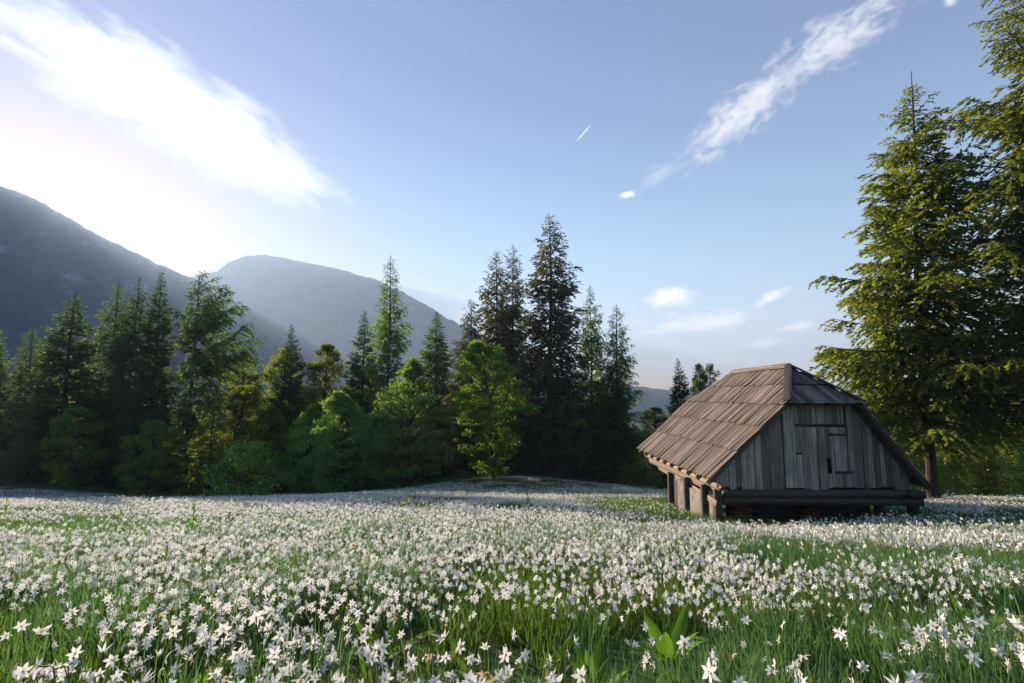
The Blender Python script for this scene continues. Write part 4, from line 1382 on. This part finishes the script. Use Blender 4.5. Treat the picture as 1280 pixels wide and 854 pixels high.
def broad_plant(x, y, s, label, spike=False, group=None, n=7):
    t = thing('spike_plant' if spike else 'broad_leaved_plant', label, 'plant', (x, y, gzf(x, y) - .01), rgi.uniform(0, 6), group)
    t.scale = (s, s, s)
    PLANTS.append((x, y, s))
    if spike:
        link('stem', SPK, t)
        for k in range(12):
            o = link('leaf', LS, t)
            z = .06 + .44 * k / 11
            o.location = (0, 0, z); o.rotation_euler = (0, rgi.uniform(-.3, .1), k * 2.4); ss = 1.25 - .07 * k; o.scale = (ss, ss, ss)
    for k in range(n):
        o = link('leaf', LV[rgi.randrange(3)], t)
        o.rotation_euler = (rgi.gauss(0, .15), rgi.uniform(-.25, .75), k * 6.283 / n + rgi.gauss(0, .25))
        ss = rgi.uniform(.6, 1.2); o.scale = (ss, ss, ss)
def meadow_hit(px, py):
    """where the line of sight through a photo pixel meets the meadow, leaf height counted in"""
    for i in range(20, 4700):
        Y = i * .01
        p = at(px, py, Y)
        if p.z < gzf(p.x, Y) + .12:
            return p.x, Y
    return None
near = [(482, 800, 1.0, 'bright broad leaved plant at the bottom, left of the middle'), (470, 835, .7, 'low leafy plant at the bottom edge below the bright left hand plant'),
        (836, 806, 1.15, 'large broad leaved plant at the bottom, right of the middle'), (745, 836, .9, 'pair of long leaves at the bottom edge in the middle'),
        (335, 800, .85, 'upright leafy plant between white flowers lower left'), (240, 845, .9, 'leafy plant at the bottom edge lower left'),
        (300, 838, .8, 'narrow leaved plant right of the bottom left leafy plant'), (60, 720, 1.0, 'clump of yellow green leaves near the left edge'),
        (30, 760, .8, 'low leafy clump below the yellow green clump at the left edge'), (178, 752, .8, 'yellow green leaves among white flowers on the left'),
        (1205, 762, 1.0, 'broad leaved plant near the right edge'), (1225, 775, .9, 'second leafy plant touching the one near the right edge'),
        (930, 715, .95, 'dark leafy plant below the barn in the middle of the flowers'), (610, 845, .8, 'leafy plant at the bottom edge just left of the middle'),
        (560, 752, .8, 'small leafy plant alone in the green gap near the middle'), (1040, 845, .8, 'leafy plant at the bottom edge on the right')]
for (px, py, s, lab) in near:
    hit = meadow_hit(px, py)
    if hit: broad_plant(hit[0], hit[1], s * 1.25, lab, n=14)
for (px, py, s, lab) in ((82, 688, 1.0, 'tall leafy spike above the clump near the left edge'), (205, 722, .9, 'leafy spike among white flowers on the left'), (6, 650, 1.2, 'tall spike of leaves at the very left edge')):
    hit = meadow_hit(px, py)
    if hit: broad_plant(hit[0], hit[1], s, lab, True, None, 4)
rg2 = np.random.default_rng(8)
cnt = 0
while cnt < 110:
    y = math.sqrt(rg2.uniform(4 ** 2, 26 ** 2)); x = rg2.uniform(-1.1, 1.1) * y
    if in_barn(np.array(x), np.array(y), .3) or rg2.random() < .35 * (x > 2): continue
    cnt += 1
    sp = rg2.random() < .25
    broad_plant(x, y, rg2.uniform(1.05, 1.65), 'tall leafy spike in the middle of the flower meadow' if sp else 'tuft of broad green leaves in the middle of the flower meadow', sp,
                'leafy spikes in the meadow' if sp else 'broad leaved tufts in the meadow', 4 if sp else 6)

# --- grass
gx, gy = [], []
for (n, y0, y1) in ((900, .55, 3.0), (6500, 3.0, 11.0), (14000, 11.0, 24.0), (15000, 24.0, 47.0)):
    x, y = wedge(n, y0, y1, 1.2, 2.0)
    gx.append(x); gy.append(y)
gx, gy = np.concatenate(gx), np.concatenate(gy)
ok = ~in_barn(gx, gy, -.15) & (gy < edge_y(gx) + 1.5)
for (px_, py_, ps_) in PLANTS:
    ok &= np.hypot(gx - px_, gy - py_) > (.33 if py_ < 4 else .26) * ps_
gx, gy = gx[ok], gy[ok]
ex = RG.uniform(-48, 40, 1500); ey = edge_y(ex) + RG.normal(.6, 1.1, len(ex))
eo = ~in_barn(ex, ey, .3)
n_main = len(gx)
gx = np.concatenate([gx, ex[eo]]); gy = np.concatenate([gy, ey[eo]])
g_scl = RG.uniform(.75, 1.2, len(gx)) * np.where(np.arange(len(gx)) >= n_main, RG.uniform(1.3, 2.6, len(gx)), 1.0) * np.where(gy > 9, .86, 1.0)
lt = (fbm(gx / 2.2, gy / 2.2, 44, 3) + RG.normal(0, .10, len(gx)) + np.where(in_barn(gx, gy, 1.5) | ((gx > 2.6) & (gx < 6) & (gy > 14) & (gy < 22)), .18, 0)) > .555
g_pick = np.where(RG.random(len(gx)) < .05, 7, np.where(lt, np.where(RG.random(len(gx)) < .25, 6, RG.integers(4, 6, len(gx))), RG.integers(0, 4, len(gx))))
near_cam = np.hypot(gx, gy) < .6
scatter_obj('meadow_grass', np.stack([gx, gy, gz(gx, gy)], -1)[~near_cam], np.stack([RG.normal(0, .08, len(gx)), RG.normal(0, .08, len(gx)), RG.uniform(0, 6.28, len(gx))], -1)[~near_cam],
            g_scl[~near_cam], g_pick[~near_cam], grass_src, 'green meadow grass and narcissus leaves between the flowers', 'grass')

# ------------------------------------------------------------------ haze
def build_haze():
    x0, x1, y0, y1, z0, z1 = -7300, 7300, -7250, 7350, -96, 955
    V = [(x, y, z) for z in (z0, z1) for y in (y0, y1) for x in (x0, x1)]
    Q = [(0, 2, 3, 1), (4, 5, 7, 6), (0, 1, 5, 4), (2, 6, 7, 3), (0, 4, 6, 2), (1, 3, 7, 5)]
    m = bpy.data.materials.new('haze')
    m.use_nodes = True
    nt = m.node_tree
    nt.nodes.clear()
    out = nt.nodes.new('ShaderNodeOutputMaterial')
    v = nt.nodes.new('ShaderNodeVolumePrincipled')
    v.inputs['Color'].default_value = (0.45, 0.645, 0.99, 1)
    v.inputs['Density'].default_value = 3.1e-4
    v.inputs['Anisotropy'].default_value = 0.12
    nt.links.new(v.outputs[0], out.inputs['Volume'])
    o = link('haze', make_mesh('haze', V, Q, mat=m), None, 'stuff')
    o['label'] = 'pale blue valley haze'
build_haze()
